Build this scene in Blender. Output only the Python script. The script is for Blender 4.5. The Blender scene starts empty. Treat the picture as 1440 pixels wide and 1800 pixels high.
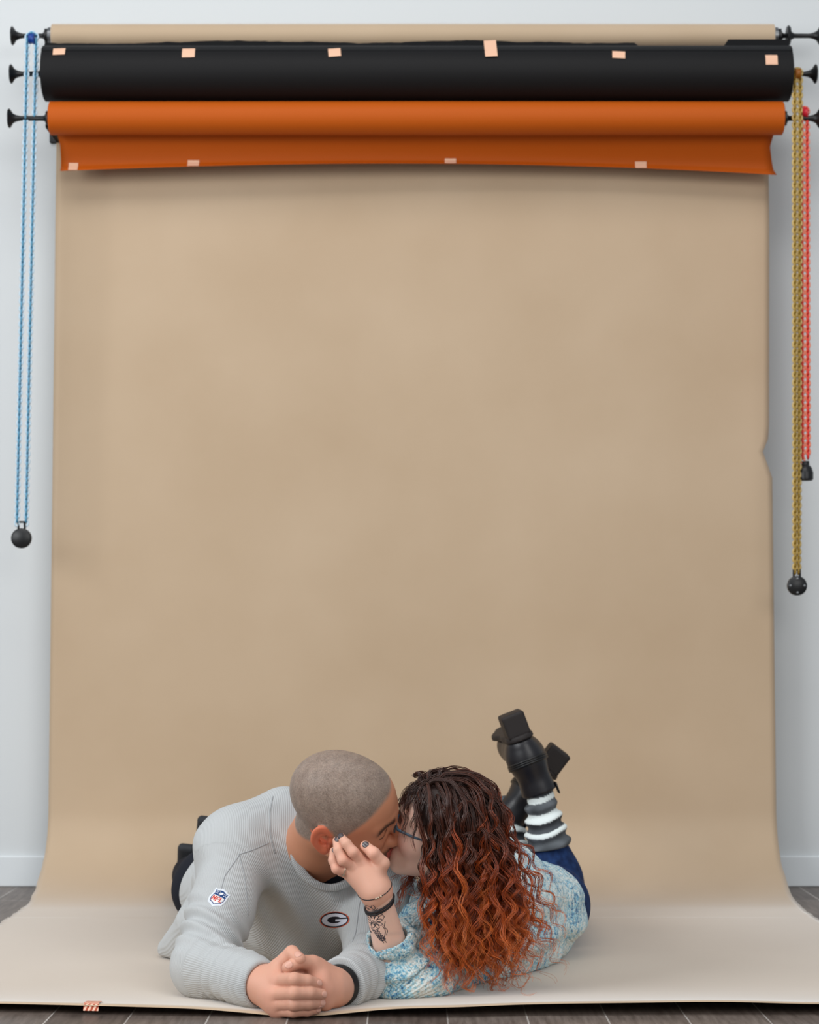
import bpy, math, random
import numpy as np
from mathutils import Vector, Matrix

# ------------------------------------------------------------------ camera, world, lights
SC = bpy.context.scene
FPX, CAM_H = 3600.0, 0.70                    # focal length in pixels (of 1440), lens height
TH = math.atan(225 / FPX)
CT, ST = math.cos(TH), math.sin(TH)
cam_d = bpy.data.cameras.new('camera'); cam = bpy.data.objects.new('camera', cam_d)
SC.collection.objects.link(cam)
cam.location = (0, 0, CAM_H); cam.rotation_euler = (math.pi / 2 + TH, 0, 0)
cam_d.sensor_fit = 'HORIZONTAL'; cam_d.sensor_width = 24.0; cam_d.lens = 24.0 * FPX / 1440
cam_d.clip_start = 0.1; cam_d.clip_end = 60
cam_d.dof.use_dof = True; cam_d.dof.focus_distance = 4.02; cam_d.dof.aperture_fstop = 5.2
SC.camera = cam
SC.view_settings.view_transform = 'Standard'; SC.view_settings.look = 'None'
SC.view_settings.gamma = 1.0; SC.view_settings.use_curve_mapping = False
SC.view_settings.exposure = 0.32

wd = bpy.data.worlds.new('world'); SC.world = wd; wd.use_nodes = True
wd.node_tree.nodes['Background'].inputs[0].default_value = (0.80, 0.90, 1.0, 1)
wd.node_tree.nodes['Background'].inputs[1].default_value = 0.33

def area(name, loc, target, sx, sy, power, col):
    d = bpy.data.lights.new(name, 'AREA'); d.shape = 'RECTANGLE'; d.size = sx; d.size_y = sy
    d.energy = power; d.color = col
    o = bpy.data.objects.new(name, d); SC.collection.objects.link(o); o.location = loc
    o.rotation_euler = (Vector(target) - Vector(loc)).to_track_quat('-Z', 'Y').to_euler()
    return o
area('window_light_left', (-3.4, 2.0, 2.1), (0.0, 4.8, 0.5), 2.6, 1.8, 84, (0.96, 0.985, 1.0))
area('skylight_front', (-0.3, 2.7, 4.4), (0.0, 4.8, 0.4), 4.0, 1.6, 66, (1.0, 0.99, 0.975))
area('window_light_front', (2.2, -1.4, 2.7), (0.4, 5.4, 0.7), 3.6, 1.8, 84, (1.0, 0.985, 0.96))

# ------------------------------------------------------------------ helpers
def ray(px, py, Y):                           # the point of the place at depth Y seen at a pixel of the photo
    a = (900 - py) / FPX
    Z = CAM_H + Y * (a * CT + ST) / (CT - a * ST)
    d = Y * CT + (Z - CAM_H) * ST
    return np.array([(px - 720) / FPX * d, Y, Z])
W = ray

def lin(c):
    c = np.asarray(c, float) / 255.0
    return np.where(c <= 0.04045, c / 12.92, ((c + 0.055) / 1.055) ** 2.4)

def rgba(r, g, b): return (*lin((r, g, b)), 1.0)

def nrm(v):
    v = np.asarray(v, float); return v / np.linalg.norm(v)

def new_mat(name, col=(128, 128, 128), rough=0.6, spec=0.4, metal=0.0, attr=None):
    m = bpy.data.materials.new(name); m.use_nodes = True
    nt = m.node_tree; b = nt.nodes['Principled BSDF']
    b.inputs['Base Color'].default_value = rgba(*col)
    b.inputs['Roughness'].default_value = rough
    b.inputs['Specular IOR Level'].default_value = spec
    b.inputs['Metallic'].default_value = metal
    if attr:
        a = nt.nodes.new('ShaderNodeAttribute'); a.attribute_name = attr
        nt.links.new(a.outputs['Color'], b.inputs['Base Color'])
    return m

def nodes_of(m): return m.node_tree, m.node_tree.nodes['Principled BSDF']

def add_noise_bump(m, scale=60, strength=0.2, dist=0.002, detail=4):
    nt, b = nodes_of(m)
    tc = nt.nodes.new('ShaderNodeTexCoord'); n = nt.nodes.new('ShaderNodeTexNoise')
    n.inputs['Scale'].default_value = scale; n.inputs['Detail'].default_value = detail
    bp = nt.nodes.new('ShaderNodeBump'); bp.inputs['Strength'].default_value = strength
    bp.inputs['Distance'].default_value = dist
    nt.links.new(tc.outputs['Object'], n.inputs['Vector'])
    nt.links.new(n.outputs['Fac'], bp.inputs['Height'])
    nt.links.new(bp.outputs['Normal'], b.inputs['Normal'])
    return n, bp

def add_noise_color(m, c1, c2, scale=4, detail=5, lo=0.35, hi=0.65, stretch=None):
    nt, b = nodes_of(m)
    tc = nt.nodes.new('ShaderNodeTexCoord'); n = nt.nodes.new('ShaderNodeTexNoise')
    n.inputs['Scale'].default_value = scale; n.inputs['Detail'].default_value = detail
    r = nt.nodes.new('ShaderNodeValToRGB')
    r.color_ramp.elements[0].position = lo; r.color_ramp.elements[0].color = rgba(*c1)
    r.color_ramp.elements[1].position = hi; r.color_ramp.elements[1].color = rgba(*c2)
    src = tc.outputs['Object']
    if stretch:
        mp = nt.nodes.new('ShaderNodeMapping'); mp.inputs['Scale'].default_value = stretch
        nt.links.new(src, mp.inputs['Vector']); src = mp.outputs['Vector']
    nt.links.new(src, n.inputs['Vector']); nt.links.new(n.outputs['Fac'], r.inputs['Fac'])
    nt.links.new(r.outputs['Color'], b.inputs['Base Color'])
    return r

def mesh_obj(name, V, F, mat=None, parent=None, smooth=True, attrs=None):
    me = bpy.data.meshes.new(name)
    V = np.asarray(V, float)
    if parent is not None:
        p = parent
        while p.parent is not None: p = p.parent
        V = V - np.array(p.location)
    if isinstance(F, np.ndarray):
        k = F.shape[1]
        me.vertices.add(len(V)); me.vertices.foreach_set('co', V.astype(np.float32).ravel())
        me.loops.add(F.size); me.loops.foreach_set('vertex_index', F.astype(np.int32).ravel())
        me.polygons.add(len(F))
        me.polygons.foreach_set('loop_start', np.arange(0, F.size, k, dtype=np.int32))
        me.update(calc_edges=True)
    else:
        me.from_pydata([tuple(v) for v in V], [], [tuple(f) for f in F]); me.update()
    me.polygons.foreach_set('use_smooth', np.full(len(me.polygons), smooth))
    for an, av in (attrs or {}).items():
        av = np.asarray(av, np.float32)
        if av.ndim == 1:
            at = me.attributes.new(an, 'FLOAT', 'POINT'); at.data.foreach_set('value', av)
        else:
            if av.shape[1] == 3: av = np.c_[av, np.ones(len(av), np.float32)]
            at = me.attributes.new(an, 'FLOAT_COLOR', 'POINT'); at.data.foreach_set('color', av.astype(np.float32).ravel())
    o = bpy.data.objects.new(name, me); SC.collection.objects.link(o)
    if mat is not None: me.materials.append(mat)
    if parent is not None: o.parent = parent
    return o

def tag(o, label=None, cat=None, group=None, kind=None):
    if label: o['label'] = label
    if cat: o['category'] = cat
    if group: o['group'] = group
    if kind: o['kind'] = kind
    return o

def thing(name, loc, label, cat, group=None):
    o = bpy.data.objects.new(name, None); SC.collection.objects.link(o)
    o.location = tuple(float(x) for x in loc); o.empty_display_size = 0.05
    return tag(o, label, cat, group)

class MB:                                     # collects shapes into one mesh
    def __init__(s): s.V = []; s.F = []; s.n = 0
    def add(s, V, F):
        V = np.asarray(V, float); s.V.append(V); s.F += [tuple(int(i) + s.n for i in f) for f in F]; s.n += len(V)
    def box(s, c, size, R=None, bev=0.0):
        sx, sy, sz = np.asarray(size) / 2.0
        b = min(bev, sx * .9, sy * .9, sz * .9)
        pts, fs = [], []
        if b <= 0:
            P = np.array([[x, y, z] for z in (-sz, sz) for y in (-sy, sy) for x in (-sx, sx)])
            fs = [(0, 2, 3, 1), (4, 5, 7, 6), (0, 1, 5, 4), (2, 6, 7, 3), (0, 4, 6, 2), (1, 3, 7, 5)]
        else:
            idx = {}; P = []
            for z in (-1, 1):
                for y in (-1, 1):
                    for x in (-1, 1):
                        for ax in range(3):
                            q = np.array([x * (sx - b), y * (sy - b), z * (sz - b)])
                            q[ax] = (x, y, z)[ax] * (sx, sy, sz)[ax]
                            idx[(x, y, z, ax)] = len(P); P.append(q)
            P = np.array(P)
            for ax in range(3):
                o1, o2 = [a for a in range(3) if a != ax]
                for sg in (-1, 1):
                    loop = []
                    for (p, q) in ((-1, -1), (1, -1), (1, 1), (-1, 1)):
                        k = [0, 0, 0]; k[ax] = sg; k[o1] = p; k[o2] = q
                        loop.append(idx[(*k, ax)])
                    fs.append(tuple(loop))
            for ax in range(3):
                o1, o2 = [a for a in range(3) if a != ax]
                for p in (-1, 1):
                    for q in (-1, 1):
                        k0 = [0, 0, 0]; k1 = [0, 0, 0]
                        k0[ax], k1[ax] = -1, 1
                        for k in (k0, k1): k[o1] = p; k[o2] = q
                        fs.append((idx[(*k0, o1)], idx[(*k1, o1)], idx[(*k1, o2)], idx[(*k0, o2)]))
            for x in (-1, 1):
                for y in (-1, 1):
                    for z in (-1, 1):
                        fs.append((idx[(x, y, z, 0)], idx[(x, y, z, 1)], idx[(x, y, z, 2)]))
        if R is not None: P = P @ np.asarray(R).T
        s.add(P + np.asarray(c), fs)
    def tube(s, pts, rad, n=10, caps=True, closed=False):
        pts = np.asarray(pts, float); m = len(pts)
        rad = np.broadcast_to(np.asarray(rad, float), (m,))
        T = np.gradient(pts, axis=0) if not closed else np.roll(pts, -1, 0) - np.roll(pts, 1, 0)
        T = T / (np.linalg.norm(T, axis=1, keepdims=True) + 1e-12)
        ref = np.array([0, 0, 1.0]) if abs(T[0][2]) < .9 else np.array([0, 1.0, 0])
        N = []; a = nrm(np.cross(T[0], ref))
        for t in T:
            a = a - t * (a @ t); a = nrm(a); N.append(a)
        N = np.array(N); B = np.cross(T, N)
        ang = np.arange(n) * 2 * math.pi / n
        V = (pts[:, None] + rad[:, None, None] * (np.cos(ang)[None, :, None] * N[:, None] + np.sin(ang)[None, :, None] * B[:, None])).reshape(-1, 3)
        F = []
        for i in range(m if closed else m - 1):
            j = (i + 1) % m
            for k in range(n):
                F.append((i * n + k, i * n + (k + 1) % n, j * n + (k + 1) % n, j * n + k))
        if caps and not closed:
            F.append(tuple(range(n))[::-1]); F.append(tuple((m - 1) * n + k for k in range(n)))
        s.add(V, F)
    def lathe(s, p0, axis, prof, n=32):       # prof: list of (distance along axis, radius)
        axis = nrm(axis); p0 = np.asarray(p0, float)
        pts = [p0 + axis * t for t, r in prof]
        ref = np.array([0, 0, 1.0]) if abs(axis[2]) < .9 else np.array([0, 1.0, 0])
        N = nrm(np.cross(axis, ref)); B = np.cross(axis, N)
        ang = np.arange(n) * 2 * math.pi / n
        V = np.concatenate([p + r * (np.cos(ang)[:, None] * N + np.sin(ang)[:, None] * B) for p, (t, r) in zip(pts, prof)])
        F = []
        for i in range(len(prof) - 1):
            for k in range(n):
                F.append((i * n + k, i * n + (k + 1) % n, (i + 1) * n + (k + 1) % n, (i + 1) * n + k))
        F.append(tuple(range(n))[::-1]); F.append(tuple((len(prof) - 1) * n + k for k in range(n)))
        s.add(V, F)
    def build(s, name, mat, parent=None, smooth=True):
        V = np.concatenate(s.V)
        o = mesh_obj(name, V, s.F, mat, parent, smooth)
        return o

def auto_smooth(o, deg=35):
    me = o.data
    me.set_sharp_from_angle(angle=math.radians(deg))
    return o
# ------------------------------------------------------------------ the setting
WALL_Y = 5.88
m_wall = new_mat('white_wall_paint', (214, 217, 218), 0.75, 0.25)
add_noise_bump(m_wall, 90, 0.08, 0.001)
m_trim = new_mat('white_gloss_trim', (222, 226, 228), 0.4, 0.4)
m_floor = new_mat('wood_look_planks', (110, 100, 95), 0.42, 0.4)
nt, b = nodes_of(m_floor)
tc = nt.nodes.new('ShaderNodeTexCoord'); mp = nt.nodes.new('ShaderNodeMapping')
mp.inputs['Location'].default_value = (0.17, 0.372 - 0.148 * 2 + 0.0015, 0)
mp.inputs['Rotation'].default_value = (0, 0, math.radians(90))
bk = nt.nodes.new('ShaderNodeTexBrick')
bk.inputs['Scale'].default_value = 1.0; bk.inputs['Brick Width'].default_value = 0.9
bk.inputs['Row Height'].default_value = 0.148; bk.inputs['Mortar Size'].default_value = 0.0016
bk.inputs['Mortar Smooth'].default_value = 0.1; bk.offset = 0.37
bk.inputs['Color1'].default_value = rgba(128, 116, 108); bk.inputs['Color2'].default_value = rgba(98, 86, 79)
bk.inputs['Mortar'].default_value = rgba(190, 184, 178)
nz = nt.nodes.new('ShaderNodeTexNoise'); nz.inputs['Scale'].default_value = 9; nz.inputs['Detail'].default_value = 8
nz.inputs['Roughness'].default_value = 0.65
mp2 = nt.nodes.new('ShaderNodeMapping'); mp2.inputs['Scale'].default_value = (9, 0.9, 1)
rp = nt.nodes.new('ShaderNodeValToRGB')
rp.color_ramp.elements[0].position = 0.3; rp.color_ramp.elements[0].color = (0.45, 0.42, 0.40, 1)
rp.color_ramp.elements[1].position = 0.75; rp.color_ramp.elements[1].color = (1.25, 1.25, 1.25, 1)
mx = nt.nodes.new('ShaderNodeMix'); mx.data_type = 'RGBA'; mx.blend_type = 'MULTIPLY'; mx.inputs['Factor'].default_value = 1.0
nt.links.new(tc.outputs['Object'], mp.inputs['Vector']); nt.links.new(mp.outputs['Vector'], bk.inputs['Vector'])
nt.links.new(tc.outputs['Object'], mp2.inputs['Vector']); nt.links.new(mp2.outputs['Vector'], nz.inputs['Vector'])
nt.links.new(nz.outputs['Fac'], rp.inputs['Fac'])
nt.links.new(bk.outputs['Color'], mx.inputs['A']); nt.links.new(rp.outputs['Color'], mx.inputs['B'])
nt.links.new(mx.outputs['Result'], b.inputs['Base Color'])

q = MB(); q.box((0, 0.0, -0.025), (9.0, 12.2, 0.05)); tag(q.build('floor', m_floor, smooth=False), kind='structure')
q = MB(); q.box((0, WALL_Y + 0.05, 1.4), (9.0, 0.10, 2.8)); tag(q.build('wall_back', m_wall, smooth=False), kind='structure')
q = MB(); q.box((0, WALL_Y - 0.007, 0.044), (9.0, 0.014, 0.088), bev=0.004); tag(q.build('baseboard_back', m_trim, smooth=False), kind='structure')

# ------------------------------------------------------------------ backdrop rolls
m_kraft = new_mat('brown_kraft_paper', (190, 160, 124), 0.62, 0.30)
add_noise_color(m_kraft, (188, 163, 134), (197, 173, 145), 2.2, 6, 0.3, 0.7)
nt, b = nodes_of(m_kraft); b.inputs['Sheen Weight'].default_value = 0.9; b.inputs['Sheen Roughness'].default_value = 0.4
m_black = new_mat('black_paper', (21, 20, 21), 0.6, 0.2)
m_orange = new_mat('burnt_orange_paper', (188, 86, 11), 0.6, 0.2)
m_blackmetal = new_mat('black_plastic', (14, 14, 16), 0.4, 0.45)
m_silver = new_mat('grey_metal_core', (120, 122, 124), 0.35, 0.5, 0.8)
m_tape = new_mat('masking_tape', (238, 190, 160), 0.7, 0.2)

def sheet(prof, xl, xr, nx, th, name, mat, parent, edge=None, fn=None):
    """A bent sheet of paper: prof = list of (y, z); width from xl to xr; th = thickness."""
    P = np.array(prof); m = len(P)
    T = np.gradient(P, axis=0); T /= np.linalg.norm(T, axis=1, keepdims=True)
    N = np.c_[-T[:, 1], T[:, 0]]
    u = np.linspace(0, 1, nx)
    V = []
    for side in (0, 1):
        for i in range(m):
            l, r = (xl, xr) if edge is None else edge(i / (m - 1), i)
            x = l + (r - l) * u
            y = np.full(nx, P[i, 0] + side * th * N[i, 0]); z = np.full(nx, P[i, 1] + side * th * N[i, 1])
            if fn is not None: x, y, z = fn(i / (m - 1), u, x, y, z)
            V.append(np.c_[x, y, z])
    V = np.concatenate(V); F = []; o = m * nx
    for i in range(m - 1):
        for j in range(nx - 1):
            a = i * nx + j
            F.append((a, a + 1, a + nx + 1, a + nx)); F.append((o + a, o + a + nx, o + a + nx + 1, o + a + 1))
    for i in range(m - 1):
        a = i * nx; F.append((a, a + nx, o + a + nx, o + a)); a = i * nx + nx - 1; F.append((a, o + a, o + a + nx, a + nx))
    for j in range(nx - 1):
        a = j; F.append((a, o + a, o + a + 1, a + 1)); a = (m - 1) * nx + j; F.append((a, a + 1, o + a + 1, o + a))
    return mesh_obj(name, V, F, mat, parent)

def roll_part(cx, half, y, z, r, name, mat, parent, hollow=0.019):
    q = MB()
    q.lathe((cx - half, y, z), (1, 0, 0), [(0.002, hollow), (0, hollow + .002), (0, r - .003), (0.002, r), (half, r + .0006), (2 * half - .002, r), (2 * half, r - .003), (2 * half, hollow + .002), (2 * half - .002, hollow)], 64)
    return auto_smooth(q.build(name, mat, parent), 40)

def peg(x, y, z, sgn, parent, reach, collar=True):
    """core plug with a thin shaft ending in a flared knob"""
    q = MB()
    q.lathe((x, y, z), (sgn, 0, 0), [(-.02, .018), (0, .018), (.004, .020), (.010, .020), (.012, .012), (.018, .007), (reach - .034, .0065), (reach - .022, .009), (reach - .012, .014), (reach - .007, .022), (reach - .003, .027), (reach, .026), (reach + .002, .010)], 28)
    return auto_smooth(q.build('core_plug', m_blackmetal, parent), 40)

# positions of the three rolls
TAN = W(726, 63, 5.735); BLK = W(733, 130, 5.62); ORG = W(732, 208, 5.60)
R_T, R_B, R_O = .034, .076, .046

kraft = thing('paper_backdrop', (0.008, 5.735, 0.0), 'wide brown kraft paper backdrop hanging from the top roll and sweeping across the floor', 'paper backdrop')
roll_part(TAN[0], 1.0275, TAN[1], TAN[2], R_T, 'paper_roll', m_kraft, kraft)
q = MB()
for s in (-1, 1):
    q.lathe((TAN[0] + s * 1.0275, TAN[1], TAN[2]), (s, 0, 0), [(-.03, .024), (.010, .024), (.011, .020), (.011, .018)], 28)
auto_smooth(q.build('core_tube', m_silver, kraft))
for s, rch in ((-1, .105), (1, .125)):
    peg(TAN[0] + s * 1.0375, TAN[1], TAN[2], s, kraft, rch)
q = MB(); xx = TAN[0] + 1.0375 + .025
q.lathe((xx, TAN[1], TAN[2]), (1, 0, 0), [(0, .010), (.002, .026), (.006, .030), (.011, .026), (.014, .012), (.022, .008)], 28)
auto_smooth(q.build('collar', m_blackmetal, kraft))

# hanging sheet
prof = []
ys, r = TAN[1] + R_T * 0.2, .21
top_z = TAN[2]
y_h = TAN[1] + R_T + .002
for z in np.linspace(top_z, r + .02, 60): prof.append((y_h - .012 * (top_z - z) / top_z, z))
y_b = prof[-1][0]; z_b = prof[-1][1]
for t in np.linspace(0, 1, 26)[1:]:
    a = t * math.pi / 2
    e = 2 / 2.15
    prof.append((y_b - r * 1.8 * (1 - math.cos(a) ** e if a < math.pi / 2 - 1e-6 else 1), .003 + (z_b - .003) * (1 - math.sin(a) ** e)))
yf = prof[-1][0]
YEND = 3.865
for y in np.linspace(yf, YEND, 150)[1:]:
    prof.append((y, .003))
prng = np.random.default_rng(5)
jag_l = np.interp(np.arange(400), np.arange(0, 400, 2), prng.normal(0, .0022, 200)); jag_r = np.interp(np.arange(400), np.arange(0, 400, 2), prng.normal(0, .0022, 200))
def k_edge(t, i):
    y, z = prof[i]
    l = -1.0165 + .008; rr = 1.0165 + .008
    if z < .1: l += jag_l[i]; rr += jag_r[i]
    # a torn nick on the right edge
    zz = z
    if 1.185 < zz < 1.275: rr -= .026 * min(1, math.sin((zz - 1.185) / .09 * math.pi) * 1.6)
    if 1.16 < zz <= 1.185: rr -= .004
    if 1.275 < zz < 1.9: rr -= .008 * (1 - (zz - 1.275) / .625)
    return l, rr
def k_fn(t, u, x, y, z):
    yy = y[0]
    if yy < 4.35 and z[0] < .05:              # the front edge lifts off the planks and rolls over
        k = np.clip((4.25 - yy) / (4.25 - YEND), 0, 1)
        lift = .018 + .0045 * np.sin(x * 3.1 + .6) + .005 * np.exp(-((x - .62) / .16) ** 2) + .006 * np.exp(-((x - .9) / .12) ** 2) * 1.3 + .004 * np.exp(-((x + .85) / .3) ** 2)
        near = np.exp(-((x + .21) / .13) ** 2)
        lift = lift * (1 - .8 * near)
        z = z + lift * k ** 3
        k2 = np.clip((YEND + .018 - yy) / .018, 0, 1)
        z = z - .004 * k2 ** 2
        y = y - k ** 2 * (.010 * np.sin(x * 4.2 + 2.2) + .012 * np.exp(-((x - .08) / .09) ** 2) - .03 * np.exp(-((x - .85) / .25) ** 2) * 0 - .075 * np.clip(x - .62, 0, 1) ** 1.5 - .10 * np.clip(-.35 - x, 0, 1) ** 1.3)
    # slow waviness of a long hanging sheet
    z = z + (.0015 * np.sin(x * 7 + yy * 3) + .001) * (1 if (z[0] < .05 and yy < 5.2) else 0)
    return x, y, z
sheet(prof, 0, 0, 121, .0006, 'paper_sheet', m_kraft, kraft, k_edge, k_fn)

black = thing('paper_roll', (BLK[0], BLK[1], BLK[2] - R_B), 'thick black paper roll, the middle one of the three hung on the wall', 'paper roll')
roll_part(BLK[0], 1.038, BLK[1], BLK[2], R_B, 'rolled_paper', m_black, black)
for s, rch in ((-1, .095), (1, .075)): peg(BLK[0] + s * 1.038, BLK[1], BLK[2], s, black, rch)
# the loose torn end standing up along the top of the black roll
brng = np.random.default_rng(2)
px_ = np.linspace(-1.038, 1.038, 160); top = .012 + .004 * np.sin(px_ * 9) + np.cumsum(brng.normal(0, .0007, 160)); top = np.clip(top, .004, .02)
top[(px_ > .62) & (px_ < .73)] = .0005; top[(px_ > .73) & (px_ < .86)] = .001 - .012 * (px_[(px_ > .73) & (px_ < .86)] - .73) / .13 * 0
top[px_ > .86] = .020
V = []; F = []
for j, (x, t) in enumerate(zip(px_, top)):
    for k, (ang) in enumerate((40, 55, 70, 84)):
        a = math.radians(ang); V.append((BLK[0] + x, BLK[1] - (R_B + .0012) * math.cos(a), BLK[2] + (R_B + .0012) * math.sin(a)))
    V.append((BLK[0] + x, BLK[1] - .002, BLK[2] + R_B + .0012 + t)); V.append((BLK[0] + x, BLK[1] - .0008, BLK[2] + R_B + .0012 + t)); V.append((BLK[0] + x, BLK[1] + .004, BLK[2] + R_B + .0004))
n_ = 7
for j in range(159):
    for k in range(n_ - 1): a = j * n_ + k; F.append((a, a + 1, a + 1 + n_, a + n_))
mesh_obj('torn_edge', V, F, m_black, black)

orange = thing('paper_roll', (ORG[0], ORG[1], ORG[2] - R_O), 'burnt orange paper roll with a loose hanging flap, the lowest of the three', 'paper roll')
roll_part(ORG[0], 1.016, ORG[1], ORG[2], R_O, 'rolled_paper', m_orange, orange)
for s, rch in ((-1, .115), (1, .105)): peg(ORG[0] + s * 1.016, ORG[1], ORG[2], s, orange, rch)
fp = []
for a in np.radians(np.linspace(60, -30, 12)): fp.append((ORG[1] + (R_O + .001) * math.cos(a) * 1.0, ORG[2] + (R_O + .001) * math.sin(a)))
y0, z0 = fp[-1]
for t in np.linspace(0, 1, 20)[1:]: fp.append((y0 + .060 * t - .018 * t ** 4, z0 - .084 * t))
y1, z1 = fp[-1]
for t in np.linspace(0, 1, 8)[1:]:
    a = t * 2.3; fp.append((y1 - .010 * t, z1 - .011 * t))
def o_fn(t, u, x, y, z):
    k = max(0, t - .3) / .7
    z = z + k * (.022 * np.sin(u * 3.0) - .013 + .004 * u ** 6 * -3)
    y = y - k * .010 * np.sin(u * 5 + .5)
    return x, y, z
def o_edge(t, i):
    return ORG[0] - 1.016 + .018 * min(1, t * 2), ORG[0] + 1.016 - .024 * min(1, t * 2) + .02 * max(0, t - .5) * 2
sheet(fp, 0, 0, 81, .0007, 'loose_flap', m_orange, orange, o_edge, o_fn)

# wall brackets: plate plus three hooks each
for s, lab in ((-1, 'black wall bracket carrying the left ends of the three rolls'), (1, 'black wall bracket carrying the right ends of the three rolls')):
    bx = (-1.002 if s < 0 else 1.0)
    br = thing('roll_bracket', (bx, WALL_Y, 2.03), lab, 'bracket', 'wall brackets of the paper rolls')
    q = MB(); q.box((bx - (.015 if s < 0 else 0), WALL_Y - .006, 2.25), (.058, .012, .22), bev=.003); q.build('wall_plate', m_blackmetal, br, False)
    for C, hh in ((TAN, TAN), (BLK, BLK), (ORG, ORG)):
        q = MB()
        q.box((bx, (WALL_Y + C[1]) / 2, C[2] - .020), (.016, WALL_Y - C[1], .014), bev=.002)
        arc = [(bx, C[1] + .016 * math.cos(a), C[2] + .016 * math.sin(a)) for a in np.radians(np.linspace(-20, -200, 14))]
        q.tube(arc, .006, 8)
        q.build('hook', m_blackmetal, br)

# ------------------------------------------------------------------ masking tape
def tape_strip(px, py, Y, w, h, label, rot=0.0, mat=m_tape, curve=None, group='strips of tape'):
    """short strip of tape; curve = (axis y, axis z, radius) wraps it on a roll"""
    c = W(px, py, Y); V = []; F = []; n, mm = 9, 4
    slant = curve if curve and len(curve) == 2 else None
    for side in (0, 1):
        for i in range(n):
            for j in range(mm):
                a = (j / (mm - 1) - .5) * w; bb = (i / (n - 1) - .5) * h
                x = a * math.cos(rot) - bb * math.sin(rot); z = a * math.sin(rot) + bb * math.cos(rot)
                off = .0009 + side * .0006
                if slant: V.append((c[0] + x, slant[0] + (slant[1] - slant[0]) * i / (n - 1) - off, c[2] + z))
                elif curve:
                    cy, cz, r = curve
                    dz = c[2] + z - cz
                    if abs(dz) < r: yy = cy - math.sqrt(r * r - dz * dz) - off
                    else: yy = cy - off
                    yy = min(yy, cy - off)
                    V.append((c[0] + x, yy, c[2] + z))
                else: V.append((c[0] + x, c[1] - off, c[2] + z))
    k = n * mm
    for i in range(n - 1):
        for j in range(mm - 1):
            a = i * mm + j; F.append((a, a + mm, a + mm + 1, a + 1)); F.append((k + a, k + a + 1, k + a + mm + 1, k + a + mm))
    return tag(mesh_obj('tape_strip', V, F, mat), label, 'tape', group)
bc = (BLK[1], BLK[2], R_B + .0012)
tape_strip(103, 89, 5.55, .033, .022, 'pale masking tape strip on the black roll, at its far left end', .05, curve=bc)
tape_strip(331, 92, 5.55, .035, .030, 'square pale masking tape strip on the black roll, second from its left end', .02, curve=bc)
tape_strip(588, 91, 5.55, .034, .028, 'pale masking tape strip on the black roll, third from its left end', .1, curve=bc)
t_ = tape_strip(863, 82, 5.55, .034, .058, 'tallest upright masking tape strip, bridging the kraft roll and the black roll', .05, curve=(5.545, 5.590))
tape_strip(1088, 96, 5.55, .035, .022, 'pale masking tape strip on the black roll, second from its right end', -.06, curve=bc)
tape_strip(1356, 106, 5.55, .033, .029, 'square pale masking tape strip on the black roll, at its far right end', 0, curve=bc)
# tape on the loose flap (follows the curled lip)
def flap_point(px, k):
    y, z = fp[k]; t = k / (len(fp) - 1)
    x = (px - 720) / FPX * (5.60 * CT + 1.33 * ST)
    u = np.array([(x - (ORG[0] - .986)) / 1.972])
    X, Y, Z = o_fn(t, u, np.array([x]), np.array([y]), np.array([z]))
    return np.array([x, float(Y[0]), float(Z[0])])
for px, lab, ww in ((121, 'pale masking tape strip on the orange flap, at its left corner', .026),
                (335, 'pale masking tape strip on the orange flap, second from the left', .032),
                (793, 'pale masking tape strip on the orange flap, just right of its middle', .032),
                (1133, 'pale masking tape strip on the orange flap, rightmost of the four there', .032)):
    V = []; F = []; ks = list(range(len(fp) - 10, len(fp)))
    for side in (0, 1):
        for j in range(3):
            for k in ks:
                p = flap_point(px, k); x = p[0] + (j / 2 - .5) * ww
                off = .0012 + side * .0006
                i0 = max(k - 1, 0); i1 = min(k + 1, len(fp) - 1)
                t = np.array(fp[i1]) - np.array(fp[i0]); t /= np.linalg.norm(t)
                V.append((x, p[1] + off * t[1], p[2] - off * t[0]))
    K = len(ks); S = 3 * K
    for j in range(2):
        for k in range(K - 1):
            a = j * K + k; F.append((a, a + 1, a + 1 + K, a + K)); F.append((S + a, S + a + K, S + a + 1 + K, S + a + 1))
    tag(mesh_obj('tape_strip', V, F, m_tape), lab, 'tape', 'strips of tape')

# ------------------------------------------------------------------ hoist chains
def chain_link(q, c, d, side, L=.0088, r=.0016, w=.0056):
    """one oval link, long axis d, lying in the plane of d and side"""
    a = np.linspace(0, 2 * math.pi, 10, endpoint=False)
    pts = [c + d * (L * math.cos(t)) + side * (w * math.sin(t)) for t in a]
    q.tube(pts, r, 5, closed=True)

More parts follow.
